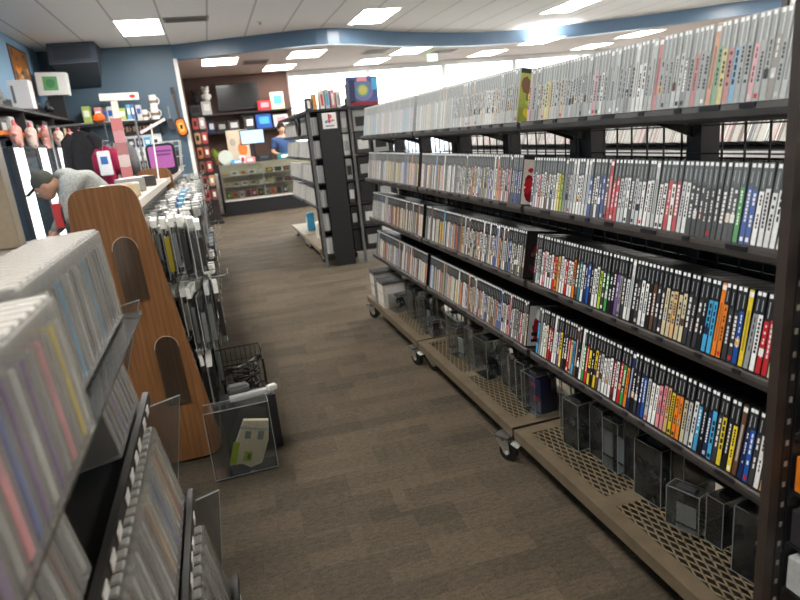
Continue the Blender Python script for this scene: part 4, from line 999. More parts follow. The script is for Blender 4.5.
# guitar controller on the wall
t=thing('hanging_guitar',(-.40,11.6,1.66),'small sunburst toy guitar hanging upright on the blue wall by the white trim','toy guitar')
T=Matrix.Translation((-.36,11.62,1.80))@Matrix.Rotation(R(-4),4,'Y')
def gshape(sc): return [(sc*(.115*sin(a)*(1+.28*cos(2*a+.3))),sc*(.16*cos(a))) for a in [i*2*pi/28 for i in range(28)]]
b=MB(); b.prism(gshape(1.0),'y',-.02,.02,c(70,30,16)); b.v=[T@p for p in b.v]; b.build('body',M_GLOSS,t)
b=MB(); b.prism(gshape(.80),'y',-.024,-.0205,c(222,120,36)); b.prism(gshape(.5),'y',-.026,-.0245,c(240,180,70)); b.v=[T@p for p in b.v]; b.build('sunburst_top',M_GLOSS,t)
MB().box((-.022,-.03,-.03),(.022,-.0265,.04),BLACK,T).build('pickguard',M_SATIN,t)
MB().box((-.02,-.018,.15),(.02,.006,.54),c(60,40,30),T).build('neck',M_SATIN,t); MB().box((-.032,-.016,.545),(.032,.004,.66),c(30,26,26),T).build('headstock',M_SATIN,t)
t=thing('hanging_guitar',(-.62,11.6,1.7),'thin dark toy guitar hanging on the blue wall, left of the sunburst one','toy guitar')
T=Matrix.Translation((-.52,11.62,1.86))
b=MB(); b.prism(gshape(.6),'y',-.015,.015,c(50,52,58)); b.v=[T@p for p in b.v]; b.build('body',M_GLOSS,t); MB().box((-.012,-.012,.09),(.012,.006,.30),c(120,122,126),T).build('neck',M_SATIN,t)

# garment rail with shirts
t=thing('garment_rack',(-1.1,8.0,0),'thin metal garment rail of shirts in front of the blue wall','garment rack')
for x in (-1.66,-.745): 
    MB().cyl((x,8.0,.02),(x,8.0,1.80),.014,STEEL,10).build('post',M_METAL,t); MB().bar((x,7.75,.012),(x,8.25,.012),.03,.022,STEEL).build('foot',M_METAL,t)
MB().cyl((-1.66,8.0,1.80),(-.745,8.0,1.80),.012,STEEL,10).build('rail',M_METAL,t)
for x,y,z in ((-1.08,7.58,1.588),(-.97,7.82,1.628)): MB().tube([(x,8.0,1.785),(x,8.0,z+.004),(x,y,z+.004)],.004,STEEL,8).build('arm',M_METAL,t)
def shirt(x,y,z,w,h,k,label,sleeve=.5,kind='hanging_shirt',plaid=False,turn=0.):
    t=thing(kind,(x,y,z-h),label,'shirt'); T=Matrix.Translation((x,y,z))@Matrix.Rotation(turn,4,'Z')
    b=MB(); n=14; top=[]; rows=7
    # body as a softly folded tube
    for r_ in range(rows+1):
        f=r_/rows; ww=w*(.46 if r_==0 else .5+.03*f); 
        if r_==0: ww=w*.28
        for i in range(n):
            a=2*pi*i/n; fold=1+.10*sin(5*a+f*3)*f
            top.append(T@Vector((ww*cos(a),(.05+.03*f)*sin(a)*fold,-.05-h*f*.95 if r_ else 0)))
    f_=[(r_*n+i,r_*n+(i+1)%n,(r_+1)*n+(i+1)%n,(r_+1)*n+i) for r_ in range(rows) for i in range(n)]
    cols=[]
    b.v=top; b.f=f_
    for r_ in range(rows):
        for i in range(n):
            b.k.append(k if not plaid else [c(60,60,62),c(150,150,150),c(100,100,102),c(196,196,194)][(r_%2)*2+(i%2)])
    b.build('body',M_CLOTH,t,smooth=not plaid)
    for s in (-1,1):
        s_=MB(); s_.tube([T@Vector((s*w*.30,0,-.03)),T@Vector((s*w*.52,0,-.10)),T@Vector((s*w*.60,.01,-.10-h*sleeve*.5)),T@Vector((s*w*.60,.01,-.10-h*sleeve))],[.05,.065,.06,.055],k if not plaid else c(110,110,112),10); s_.build('sleeve',M_CLOTH,t,smooth=True)
    MB().tube([T@Vector((w*.09*cos(a),-.01+.03*sin(a),.005)) for a in [i*2*pi/10 for i in range(11)]],.012,k if not plaid else DARK,6).build('collar',M_CLOTH,t)
    MB().tube([T@Vector((0,0,.0)),T@Vector((0,0,.035)),T@Vector((.012,0,.05)),T@Vector((0,0,.064)),T@Vector((-.012,0,.052))],.003,STEEL,6).build('hanger_hook',M_METAL,t)
shirt(-1.36,8.0,1.715,.30,.66,c(40,40,43),'black jacket hanging on the garment rail',.85,'hanging_jacket')
shirt(-1.08,7.60,1.52,.16,.5,c(150,40,72),'maroon shirt hanging low beside the black jacket',.4)
shirt(-.97,7.84,1.56,.23,.46,GREY,'grey and white plaid shirt hanging on the garment rail',.6,plaid=True)
t=thing('cap',(-1.12,7.95,1.815),'bright orange cap on the garment rail','cap')
b=MB(); b.ball((-1.12,7.98,1.855),(.065,.07,.05),c(232,110,50)); b.build('crown',M_CLOTH,t,smooth=True); MB().cbox((-1.12,7.90,1.83),(.11,.07,.012),c(232,110,50),ch=.004).build('brim',M_CLOTH,t)
t=thing('hanging_bag',(-1.08,7.4,1.2),'white packet with a blue patch hanging in front of the maroon shirt','packet')
MB().cbox((-1.08,7.42,1.35),(.13,.03,.26),c(230,230,232),ch=.008).build('bag',M_PRINT,t); MB().cbox((-1.08,7.4035,1.38),(.07,.001,.08),c(60,110,180)).build('printed_patch',M_PRINT,t); MB().bar((-1.08,7.42,1.48),(-1.08,7.585,1.59),.004,.004,STEEL).build('string',M_METAL,t)

# ------------------------------------------------------------------ people
def skin_mesh(name,joints,edges,extra=None,voxel=.014,mat=None,parent=None,col=(.5,.5,.5),root=0,smooth=True,cols=None):
    """joints: [(pos,radius)], edges: index pairs; grown with a skin surface, merged with extra ellipsoids into one continuous mesh"""
    me=bpy.data.meshes.new('tmp'); me.from_pydata([tuple(j[0]) for j in joints],edges,[])
    o=bpy.data.objects.new('tmp',me); COL.objects.link(o)
    m=o.modifiers.new('s','SKIN'); 
    lay=me.skin_vertices[0].data if me.skin_vertices else None
    if lay is None:
        bm=bmesh.new(); bm.from_mesh(me); bm.verts.layers.skin.verify(); bm.to_mesh(me); bm.free(); lay=me.skin_vertices[0].data
    for i,j in enumerate(joints):
        r=j[1]; lay[i].radius=(r,r) if not isinstance(r,tuple) else r; lay[i].use_root=(i==root)
    s=o.modifiers.new('d','SUBSURF'); s.levels=2; s.render_levels=2
    dg=bpy.context.evaluated_depsgraph_get(); ev=o.evaluated_get(dg); m2=bpy.data.meshes.new_from_object(ev)
    bm=bmesh.new(); bm.from_mesh(m2); bpy.data.objects.remove(o)
    for (cen,rad,M) in (extra or []):
        b2=bmesh.new(); bmesh.ops.create_uvsphere(b2,u_segments=18,v_segments=12,radius=1)
        T=Matrix.Translation(cen)@(M.to_4x4() if M is not None else Matrix.Identity(4))@Matrix.Diagonal((*rad,1)); b2.transform(T)
        t2=bpy.data.meshes.new('t2'); b2.to_mesh(t2); b2.free(); bm.from_mesh(t2)
    m3=bpy.data.meshes.new('m3'); bm.to_mesh(m3); bm.free()
    o=bpy.data.objects.new('tmp',m3); COL.objects.link(o)
    r=o.modifiers.new('r','REMESH'); r.mode='VOXEL'; r.voxel_size=voxel; r.use_smooth_shade=True
    sm=o.modifiers.new('sm','SMOOTH'); sm.factor=.5; sm.iterations=3
    dg=bpy.context.evaluated_depsgraph_get(); ev=o.evaluated_get(dg); m4=bpy.data.meshes.new_from_object(ev); bpy.data.objects.remove(o)
    b=MB(); b.v=[v.co.copy() for v in m4.vertices]; b.f=[tuple(p.vertices) for p in m4.polygons]
    b.k=[(col(m4.polygons[i].center) if callable(col) else col) for i in range(len(b.f))]
    return b.build(name,mat,parent,smooth=True)
SKIN=c(206,158,130)
def hand(js,es,wrist_i,W,D,N,thumb_side,curl=.35,sc=1.):
    """palm and five chains rooted at the wrist joint; W wrist position, D pointing direction, N palm normal"""
    D=D.normalized(); N=N.normalized(); Sx=D.cross(N).normalized()
    def add(p,r,par): js.append((p,r)); es.append((par,len(js)-1)); return len(js)-1
    palm=add(W+D*.045*sc,.021*sc,wrist_i); p2=add(W+D*.085*sc,.019*sc,palm)
    for k,(o,l) in enumerate(((-.030,.062),(-.010,.072),(.010,.068),(.029,.052))):
        q=W+D*.09*sc+Sx*o*sc; i=add(q,.0088*sc,p2); ang=curl
        for s in range(3):
            ang2=ang*(s+1); q=q+(D*cos(ang2)+N*sin(ang2))*l*sc*(.42,.33,.25)[s]; i=add(q,(.0085,.0078,.0068)[s]*sc,i)
    q=W+D*.03*sc+Sx*thumb_side*.028*sc; i=add(q,.011*sc,palm); q=q+(D*.6+Sx*thumb_side*.7+N*.2).normalized()*.035*sc; i=add(q,.0098*sc,i); q=q+(D*.85+Sx*thumb_side*.35+N*.3).normalized()*.03*sc; add(q,.0082*sc,i)
def head_parts(C,F,U,sc=1.):
    """ellipsoids of a head with nose, ears, chin; C centre, F facing, U up"""
    F=F.normalized(); S_=F.cross(U).normalized(); U=S_.cross(F).normalized()
    M=Matrix((S_,F,U)).transposed()
    ex=[(C,(.073*sc,.092*sc,.105*sc),M),(C+F*.03*sc-U*.06*sc,(.052*sc,.062*sc,.06*sc),M),(C+F*.095*sc-U*.022*sc,(.013*sc,.02*sc,.022*sc),M),(C+F*.085*sc-U*.066*sc,(.024*sc,.012*sc,.010*sc),M),
        (C+S_*.075*sc-U*.015*sc,(.010*sc,.02*sc,.032*sc),M),(C-S_*.075*sc-U*.015*sc,(.010*sc,.02*sc,.032*sc),M),(C+F*.075*sc+U*.012*sc,(.045*sc,.015*sc,.012*sc),M)]
    return ex,F,S_,U,M
def face(root,C,F,S_,U,sc=1.):
    for s in (-1,1):
        e=MB(); e.ball(C+F*.084*sc+S_*s*.030*sc-U*.004*sc,(.012*sc,.009*sc,.009*sc),c(232,228,222)); e.ball(C+F*.0925*sc+S_*s*.030*sc-U*.004*sc,.005*sc,c(40,28,22)); e.build('eye',M_GLOSS,root,smooth=True)
    m=MB(); m.ball(C+F*.0945*sc-U*.066*sc,(.020*sc,.005*sc,.005*sc),c(150,80,76)); m.build('mouth',M_SKIN,root,smooth=True)

# stooping customer in a grey hooded sweatshirt
OFF=Vector((.10,0,.05))
P0=Vector((-.95,6.05,0))
t=thing('person',P0,'person in grey hoodie and dark cap stooping forward before the lit cabinets','person')
pel=Vector((-1.02,6.05,.93)); sp1=Vector((-1.09,6.03,1.09)); sp2=Vector((-1.18,6.0,1.20)); ch_=Vector((-1.26,5.98,1.235)); nk=Vector((-1.345,5.97,1.245)); hd=Vector((-1.43,5.96,1.235))
js=[(pel,.125),(sp1,.12),(sp2,.125),(ch_,.11),(nk,.055),(hd,.05)]; es=[(0,1),(1,2),(2,3),(3,4),(4,5)]
def J(p,r,par): js.append((Vector(p),r)); es.append((par,len(js)-1)); return len(js)-1
for s,kx in ((-1,-.06),(1,.05)):
    hip=J((-1.01,6.05+s*.09,.88),.095,0); kn=J((-1.05+kx,6.05+s*.11,.49),.062,hip); an=J((-.98+kx,6.05+s*.12,.09),.042,kn); J((-1.09+kx,6.05+s*.13,.035),.035,an)
sh=[]
for s,hp in ((-1,(-1.46,5.74,.80)),(1,(-1.52,6.16,.86))):
    a=J((-1.27,5.98+s*.17,1.21),.062,3); e=J((-1.30+.02*s,5.98+s*.25,.97),.045,a); w=J(hp,.03,e); hand(js,es,w,Vector(hp),Vector((-.55,0,-.8)),Vector((-.6,0,.45)),-s)
F_=Vector((-.72,-.10,-.62)); ex,F,S_,U,M=head_parts(Vector((-1.475,5.955,1.225)),F_,Vector((-.62,0,.75)))
C_=Vector((-1.475,5.955,1.225))
skin_mesh('body',js,es,ex,.011,M_SKIN,t,SKIN)
face(t,C_,F,S_,U)
HOOD=c(158,160,156)
j2=[(pel+Vector((-.03,0,.03)),.155),(sp1,.155),(sp2,.160),(ch_,.145),(nk+Vector((.01,0,-.0)),.085)]; e2=[(0,1),(1,2),(2,3),(3,4)]
for s,hp in ((-1,(-1.445,5.75,.835)),(1,(-1.50,6.165,.89))):
    j2.append((Vector((-1.26,5.98+s*.165,1.21)),.085)); e2.append((3,len(j2)-1)); j2.append((Vector((-1.30+.02*s,5.98+s*.25,.97)),.068)); e2.append((len(j2)-2,len(j2)-1)); j2.append((Vector(hp),.05)); e2.append((len(j2)-2,len(j2)-1))
skin_mesh('hoodie',j2,e2,[(Vector((-1.30,5.975,1.30)),(.09,.12,.055),None)],.014,M_CLOTH,t,HOOD)
j3=[(pel+Vector((.0,0,-.0)),.150)]; e3=[]
for s,kx in ((-1,-.06),(1,.05)):
    j3.append((Vector((-1.01,6.05+s*.09,.86)),.115)); e3.append((0,len(j3)-1)); j3.append((Vector((-1.05+kx,6.05+s*.11,.49)),.083)); e3.append((len(j3)-2,len(j3)-1)); j3.append((Vector((-.98+kx,6.05+s*.12,.12)),.066)); e3.append((len(j3)-2,len(j3)-1))
skin_mesh('trousers',j3,e3,None,.014,M_CLOTH,t,c(48,52,66))
for s,kx in ((-1,-.06),(1,.05)):
    b=MB(); b.ball((-1.05+kx,6.05+s*.13,.045),(.14,.05,.045),c(40,40,42)); b.build('shoe',M_SATIN,t,smooth=True)
b=MB(); b.ball(C_+U*.035-F*.018,(.084,.100,.088),c(86,88,80),M=M); b.build('cap',M_CLOTH,t,smooth=True)
b=MB(); b.cbox(C_+F*.115+U*.04,(.12,.10,.012),c(70,72,66),M=M,ch=.005); b.build('cap_brim',M_CLOTH,t)
MB().tube([C_-F*.04-U*.06+S_*.07*cos(a)-F*.05*sin(a) for a in [i*pi/8 for i in range(2,7)]],.012,c(52,40,32),8).build('hair',M_CLOTH,t,smooth=True)
t=thing('held_package',(-1.36,5.5,.78),'small red and dark package held up in front of the stooping person','package')  # a red carton at the person's hands, not a bag
MB().cbox((-1.36,5.68,.93),(.06,.10,.20),c(190,60,60),ch=.004).build('carton',M_PRINT,t); MB().cbox((-1.325,5.68,.93),(.004,.06,.14),c(40,42,60)).build('printed_panel',M_PRINT,t)

t_=bpy.data.objects['held_package']; t_.location+=OFF
bpy.data.objects['person'].location+=Vector((OFF.x,OFF.y,0))
# clerk behind the counter, back of dark hair, blue shirt
t=thing('person',(1.62,14.15,0),'person with dark hair and blue shirt standing behind the glass counter','person')
B=Vector((1.62,14.12,.04))
js=[(B+Vector((0,0,.95)),.125),(B+Vector((0,0,1.12)),.12),(B+Vector((0,-.01,1.30)),.135),(B+Vector((0,-.01,1.42)),.09),(B+Vector((0,-.01,1.50)),.052),(B+Vector((0,-.02,1.58)),.05)]; es=[(i,i+1) for i in range(5)]
for s in (-1,1):
    h=J(B+Vector((s*.09,0,.90)),.09,0); k=J(B+Vector((s*.10,-.01,.50)),.062,h); a=J(B+Vector((s*.10,.02,.09)),.042,k); J(B+Vector((s*.11,-.1,.035)),.035,a)
    a=J(B+Vector((s*.19,-.01,1.40)),.058,3); e=J(B+Vector((s*.25,-.03,1.14)),.043,a); wp=B+Vector((s*.16,-.22,1.10)); w=J(wp,.029,e); hand(js,es,w,wp,Vector((-s*.3,-.9,.05)),Vector((0,0,-1)),-s)
C2=B+Vector((0,-.03,1.63)); ex,F,S_,U,M=head_parts(C2,Vector((.25,-.92,-.25)),Vector((0,0,1)))
skin_mesh('body',js,es,ex,.012,M_SKIN,t,SKIN); face(t,C2,F,S_,U)
SHB=c(62,84,124)
j2=[(B+Vector((0,0,.93)),.150),(B+Vector((0,0,1.12)),.148),(B+Vector((0,-.01,1.30)),.162),(B+Vector((0,-.01,1.41)),.11),(B+Vector((0,-.01,1.47)),.066)]; e2=[(i,i+1) for i in range(4)]
for s in (-1,1):
    j2.append((B+Vector((s*.185,-.01,1.39)),.08)); e2.append((3,len(j2)-1)); j2.append((B+Vector((s*.245,-.025,1.19)),.066)); e2.append((len(j2)-2,len(j2)-1))
skin_mesh('shirt',j2,e2,None,.014,M_CLOTH,t,SHB)
j3=[(B+Vector((0,0,.93)),.142)]; e3=[]
for s in (-1,1):
    j3.append((B+Vector((s*.09,0,.88)),.11)); e3.append((0,len(j3)-1)); j3.append((B+Vector((s*.10,-.01,.50)),.082)); e3.append((len(j3)-2,len(j3)-1)); j3.append((B+Vector((s*.10,.02,.10)),.066)); e3.append((len(j3)-2,len(j3)-1))
skin_mesh('trousers',j3,e3,None,.016,M_CLOTH,t,c(40,42,50))
for s in (-1,1): b=MB(); b.ball(B+Vector((s*.11,-.06,.045)),(.05,.14,.045),BLACK); b.build('shoe',M_SATIN,t,smooth=True)
b=MB(); b.ball(C2+U*.035-F*.02,(.088,.102,.098),c(46,34,28),M=M); b.ball(C2-F*.05-U*.02,(.08,.06,.09),c(46,34,28),M=M); b.build('hair',M_CLOTH,t,smooth=True)

# ------------------------------------------------------------------ glass counter and what stands on it
def fr_box(b,x0,x1,y0,y1,z0,z1,w,k):
    for x in (x0,x1):
        for y in (y0,y1): b.bar((x,y,z0),(x,y,z1),w,w,k)
    for z in (z0,z1):
        for y in (y0,y1): b.bar((x0,y,z),(x1,y,z),w,w,k)
        for x in (x0,x1): b.bar((x,y0,z),(x,y1,z),w,w,k)
cx0,cx1,cy0,cy1=.17,2.35,13.2,13.75
t=thing('glass_counter',((cx0+cx1)/2,13.5,0),'glass display counter on a black base at the back of the store','display counter')
MB().box((cx0,cy0+.02,0),(cx1,cy1,.30),c(18,19,22)).build('base',M_SATIN,t)
MB().box((cx0,cy0,.30),(cx1,cy1,.335),c(206,204,198)).build('deck',M_SATIN,t)
b=MB(); fr_box(b,cx0+.012,cx1-.012,cy0+.012,cy1-.012,.345,1.03,.024,c(176,170,156)); b.bar((1.02,cy0+.012,.34),(1.02,cy0+.012,1.03),.02,.02,c(176,170,156)); b.build('frame',M_METAL,t)
for z in (.58,.80): MB().box((cx0+.03,cy0+.03,z),(cx1-.03,cy1-.03,z+.012),c(206,206,188)).build('shelf',M_SATIN,t)
MB().box((cx0+.02,cy0+.006,.35),(cx1-.02,cy0+.010,1.02),WHITE).build('front_glass',M_CLEAR,t)
MB().box((cx0+.02,cy0+.02,1.032),(cx1-.02,cy1-.02,1.040),c(200,204,200)).build('top_glass',M_CLEAR,t)
MB().box((cx0+.02,cy1-.02,.34),(cx1-.02,cy1-.01,1.02),c(214,206,182)).build('back_panel',M_SATIN,t)
kx=0
for z,lab,ys,n in ((.336,'lowest',13.28,14),(.593,'middle',13.30,9),(.813,'top',13.32,8)):
    x=cx0+.10; i=0
    while x<cx1-.12:
        i+=1
        if z<.4: k=['red','green','orange','white','crimson','red','charcoal','silver','orange','brown','navy','silver','red','white'][i%14]; w,h=.10,.15
        else: k=['white','beige','charcoal','beige','white','silver','brown','beige','white','black'][(i*3+int(z*10))%10]; w,h=.15,.085
        o=thing('boxed_game',(x,ys,z),'%s small box on the %s counter shelf, %s across behind the glass'%(k,lab,ordn(i)),'box','boxes in the glass counter')
        MB().cbox((x,ys+.05,z+h/2+.001),(w*.92,.08,h),PAL[k]).build('carton',M_PRINT,o)
        MB().cbox((x,ys+.0088,z+h*.55),(w*.55,.001,h*.4),PAL[['white','yellow','navy','red','black'][i%5]]).build('printed_panel',M_PRINT,o)
        x+=w+.03
t=thing('monitor',(.95,13.5,1.041),'lit blue-white computer monitor standing on the glass counter','monitor')
MB().cbox((.93,13.45,1.55),(.50,.03,.30),c(30,30,33),ch=.006).build('housing',M_SATIN,t); MB().box((.70,13.432,1.42),(1.16,13.4345,1.68),c(150,190,240)).build('screen',M_SCREEN,t); MB().box((.90,13.47,1.05),(.96,13.49,1.45),c(30,30,33)).build('neck',M_SATIN,t); MB().cbox((.93,13.47,1.047),(.26,.18,.012),c(30,30,33)).build('base',M_SATIN,t)
t=thing('card_reader',(1.10,13.38,1.041),'black card terminal and till block on the counter before the monitor','card terminal')
MB().cbox((1.10,13.29,1.107),(.30,.10,.13),c(24,24,27),ch=.012).build('housing',M_SATIN,t); MB().cbox((1.10,13.2385,1.13),(.16,.002,.05),c(60,70,80)).build('keypad',M_SATIN,t)
t=thing('round_sign',(.32,13.35,1.041),'pale round disc sign propped on the counter corner','sign')
b=MB(); b.cyl((.33,13.35,1.19),(.33,13.365,1.19),.145,c(206,214,204),28); b.build('disc',M_SATIN,t); MB().box((.25,13.34,1.041),(.41,13.39,1.055),c(180,186,178)).build('base',M_SATIN,t)
for x,k,nm,w,h in ((.55,'sky-blue','sky-blue',.26,.09),(.80,'pink','rose',.22,.11),(1.52,'teal','teal',.30,.12),(.66,'white','white',.12,.16)):
    t=thing('goods_box',(x,13.3,1.041),nm+' goods box on the counter top','box','boxes on the counter top')
    MB().cbox((x,13.30,1.041+h/2),(w,.10,h),PAL[k],ch=.012).build('carton',M_PRINT,t); MB().cbox((x,13.249,1.041+h/2),(w*.5,.001,h*.5),PAL['white' if k!='white' else 'red']).build('printed_panel',M_PRINT,t)
# white floor box left of the counter, packet tower behind the trim
t=thing('floor_bin',(-.1,14.0,0),'plain white upright box standing on the carpet left of the counter','bin')
MB().cbox((-.06,13.9,.43),(.36,.30,.84),c(236,232,234),ch=.008).build('carton',M_SATIN,t); MB().cbox((-.06,13.9,.005),(.32,.26,.01),c(180,176,178)).build('base',M_SATIN,t); MB().cbox((-.06,13.9,.858),(.37,.31,.014),c(244,242,243),ch=.004).build('lid',M_SATIN,t)
t=thing('packet_tower',(-.12,12.3,0),'narrow stand of red and brown packets beside the white wall trim','display stand')
MB().box((-.20,12.31,.0),(.05,12.36,1.95),c(52,44,42)).build('back_board',M_STEEL,t); MB().box((-.22,12.1,0),(.08,12.45,.06),c(44,40,40)).build('base',M_STEEL,t)
for j in range(6):
    MB().bar((-.2,12.24,.42+j*.26),(.05,12.24,.42+j*.26),.012,.03,c(44,40,40)).build('hook_rail',M_STEEL,t)
    for i in range(2):
        k=[['red','brown'],['crimson','tan'],['brown','red'],['orange','crimson'],['tan','red'],['red','silver']][j][i]
        o=thing('snack_packet',(-.135+i*.125,12.22,.44+j*.26),'%s packet, row %s from below, %s of pair on the packet stand'%(k,ONES[j+1],['first','second'][i]),'packet','packets on the narrow stand')
        kc=tuple(.6*v+.18*q for v,q in zip(PAL[k],c(220,150,130)))
        MB().cbox((-.137+i*.125,12.22,.555+j*.26),(.105,.05,.20),kc,ch=.012).build('pouch',M_PRINT,o); MB().cbox((-.137+i*.125,12.194,.56+j*.26),(.05,.001,.09),PAL['white' if i else 'black']).build('printed_panel',M_PRINT,o)

# ------------------------------------------------------------------ brown end wall: TV, shelves, boxes
t=thing('television',(.85,14.65,2.2),'large black flat television mounted on the brown end wall','television')
MB().cbox((.83,14.60,2.445),(.92,.05,.56),c(24,24,26),ch=.008).build('housing',M_SATIN,t); MB().box((.40,14.572,2.20),(1.26,14.5745,2.695),c(30,32,32)).build('screen',M_GLOSS,t); MB().box((.7,14.625,2.3),(.95,14.698,2.6),c(40,40,42)).build('mount',M_SATIN,t)
for i,(z,lab) in enumerate(((2.10,'upper'),(1.72,'lower'))):
    t=thing('wall_shelf',(.85,14.5,z),'%s long black shelf of boxes on the brown end wall'%lab,'shelf')
    MB().box((-.22,14.33,z-.03),(1.95,14.695,z),c(26,26,29)).build('shelf_board',M_SATIN,t)
    for x in (-.15,.85,1.85): MB().box((x-.015,14.45,z-.10),(x+.015,14.69,z-.031),c(26,26,29)).build('bracket',M_SATIN,t)
BX=[ # x, z, w, h, colour, accent, text
 (-.11,2.101,.22,.22,'charcoal','black','dark low'),(.13,2.101,.20,.28,'silver','white','silver'),(1.36,2.101,.28,.20,'red','pink','red'),(1.66,2.101,.29,.36,'beige','sky-blue','white pictured'),
 (.0,1.721,.13,.26,'pink','white','rose'),(.16,1.721,.14,.24,'navy','silver','navy'),(.38,1.721,.22,.20,'black','grey','black'),(.64,1.721,.24,.22,'charcoal','silver','charcoal'),(.98,1.721,.22,.27,'charcoal','white','dark white-fronted'),(1.30,1.721,.34,.30,'blue','sky-blue','blue pictured'),(1.68,1.721,.32,.26,'silver','pink','pale pictured')]
for x,z,w,h,k,k2,nm in BX:
    t=thing('boxed_item',(x,14.5,z),'%s box on the %s black shelf of the brown end wall'%(nm,'upper' if z>2 else 'lower'),'box','boxes on the brown wall shelves')
    MB().cbox((x,14.48,z+h/2),(w,.18,h),PAL[k],ch=.004).build('carton',M_PRINT,t); MB().cbox((x+.01,14.3885,z+h*.55),(w*.62,.002,h*.5),PAL[k2]).build('printed_panel',M_PRINT,t)
for x,z,k,nm in ((-.05,2.325,'charcoal','dark furry'),(.17,2.385,'white','white')):
    t=thing('plush_toy',(x,14.5,z),nm+' soft toy atop the boxes on the upper shelf of the end wall','plush toy')
    kc=PAL[k]; b=MB(); b.ball((x,14.48,z+.09),(.09,.08,.09),kc); b.ball((x,14.46,z+.22),(.075,.07,.07),kc)
    for s in (-1,1): b.ball((x+s*.07,14.46,z+.10),(.035,.03,.05),kc); b.ball((x+s*.055,14.46,z+.28),(.025,.02,.03),kc)
    b.build('body',M_PLUSH,t,smooth=True); e=MB()
    for s in (-1,1): e.ball((x+s*.025,14.392,z+.235),.01,BLACK)
    e.build('eye',M_GLOSS,t)
t=thing('boxed_figure',(.6,14.2,1.0),'tall pale picture box with an orange figure standing behind the counter','boxed figure')
MB().cbox((.66,14.2,1.42),(.46,.14,.62),c(214,200,176),ch=.004).build('carton',M_PRINT,t)
b=MB(); b.ball((.74,14.128,1.32),(.10,.004,.15),c(226,130,60)); b.ball((.74,14.128,1.50),(.06,.004,.06),c(232,170,110)); b.ball((.55,14.128,1.48),(.07,.003,.08),c(180,170,160)); b.build('printed_panel',M_PRINT,t)
MB().box((.3,14.1,0),(1.05,14.32,1.108),c(44,42,44)).build('cupboard_stand',M_SATIN,t)
t=thing('potted_plant',(.12,14.1,1.05),'leafy yellow-green plant behind the counter corner','plant')
MB().box((.0,13.98,0),(.28,14.22,1.05),c(48,46,46)).build('plinth',M_SATIN,t); MB().cyl((.14,14.1,1.05),(.14,14.1,1.17),.055,c(120,90,66),14,.07).build('pot',M_SATIN,t)
b=MB(); r2=random.Random(2)
for i in range(40):
    a=r2.uniform(0,2*pi); l=r2.uniform(.10,.22); e=r2.uniform(.3,1.2); p=Vector((.14,14.1,1.17)); q=p+Vector((cos(a)*cos(e)*l*.7,sin(a)*cos(e)*l*.5,sin(e)*l*1.3)); s=Vector((-sin(a),cos(a),0))*.018; m=(p+q)/2+Vector((0,0,.02))
    b.add([p,m+s,q,m-s],[(0,1,2,3)],c(r2.randint(120,170),r2.randint(150,180),60))
b.build('leaves',M_SATIN,t)

# ------------------------------------------------------------------ second rack with pale case rows and its black end-cap
t=thing('shelving_rack',(1.45,8.3,0),'tall rack of pale case rows with black end panel further up the aisle','shelving rack')
RK2=t
for i,(y0,y1) in enumerate(((6.86,8.08),(8.11,9.33))):
    for yy in (y0+.02,y1-.02):
        MB().box((1.52,yy-.02,.17),(1.56,yy+.02,1.78),c(46,44,46)).build('upright',M_STEEL,t); (MB().box((1.066,yy-.009,.17),(1.08,yy+.009,1.655),c(150,150,148)).build('front_post',M_STEEL,t) if i==0 and yy<y0+.1 else None)
    MB().box((1.53,y0,.2),(1.54,y1,1.72),c(60,58,60)).build('back_panel',M_STEEL,t)
    for z in (1.44,1.18,.90,.63): MB().prism([(1.088,z-.004),(1.09,z-.03),(1.31,z-.05),(1.52,z-.05),(1.52,z-.044),(1.105,z-.014),(1.10,z)],'y',y0+.04,y1-.04,c(58,56,58)).build('shelf',M_STEEL,t)
    MB().box((1.03,y0,.13),(1.50,y1,.168),c(148,134,112)).build('base_deck',M_STEEL,t)
    for yy in (y0+.1,y1-.1): 
        for xx in (1.08,1.44): caster(xx,yy,2.0,t)
MB().box((1.04,6.6,1.655),(2.0,9.33,1.68),c(40,40,42)).build('top_shelf',M_STEEL,t)
# end-cap: black column, thin posts, shallow shelves of pale boxes
MB().box((1.155,6.60,.0),(1.375,6.625,1.64),c(20,22,26)).build('end_panel',M_SATIN,t)
for x in (1.06,1.50,1.98): MB().box((x-.018,6.61,.0),(x+.012,6.64,1.90 if x==1.5 else 1.654),c(92,92,92)).build('end_post',M_STEEL,t)
MB().box((1.05,6.80,.1),(2.0,6.83,1.65),c(36,36,38)).build('endcap_board',M_STEEL,t)
for z in (.14,.40,.66,.92,1.18,1.42): MB().box((1.05,6.645,z-.014),(2.0,6.80,z),c(40,40,42)).build('endcap_shelf',M_STEEL,t)
white=MB()
r2=random.Random(17)
for i,(y0,y1) in enumerate(((6.92,8.03),(8.17,9.28))):
    for z in (1.442,1.182,.902,.632):
        y=y0; 
        while y<y1:
            M=Matrix.Translation((1.108,y,z+.001))@Matrix.Rotation(R(9),4,'Y'); g=c(*[r2.randint(188,226)]*3); b=shell_mb(g,M=M,h=.19); white.add(b.v,b.f,g)
            k=r2.choice(['silver','white','grey','silver','white','beige']); q=[M@Vector(p) for p in ((-.0006,-.006,.004),(-.0006,.006,.004),(-.0006,.006,.18),(-.0006,-.006,.18))]; white.add(q,[(0,3,2,1)],PAL[k])
            y+=PITCH
for z in (.142,.402,.662,.922,1.182,1.422):
    x=1.09
    while x<1.15:
        g=c(*[r2.randint(150,205)]*3); white.box((x,6.655,z),(x+.0135,6.79,z+.18),g); x+=.0155
tag(white.build('pale_game_cases',M_PRINT,fix=False),'countless pale white-sleeved cases filling the rows of the tall far rack','game cases',None,'stuff')
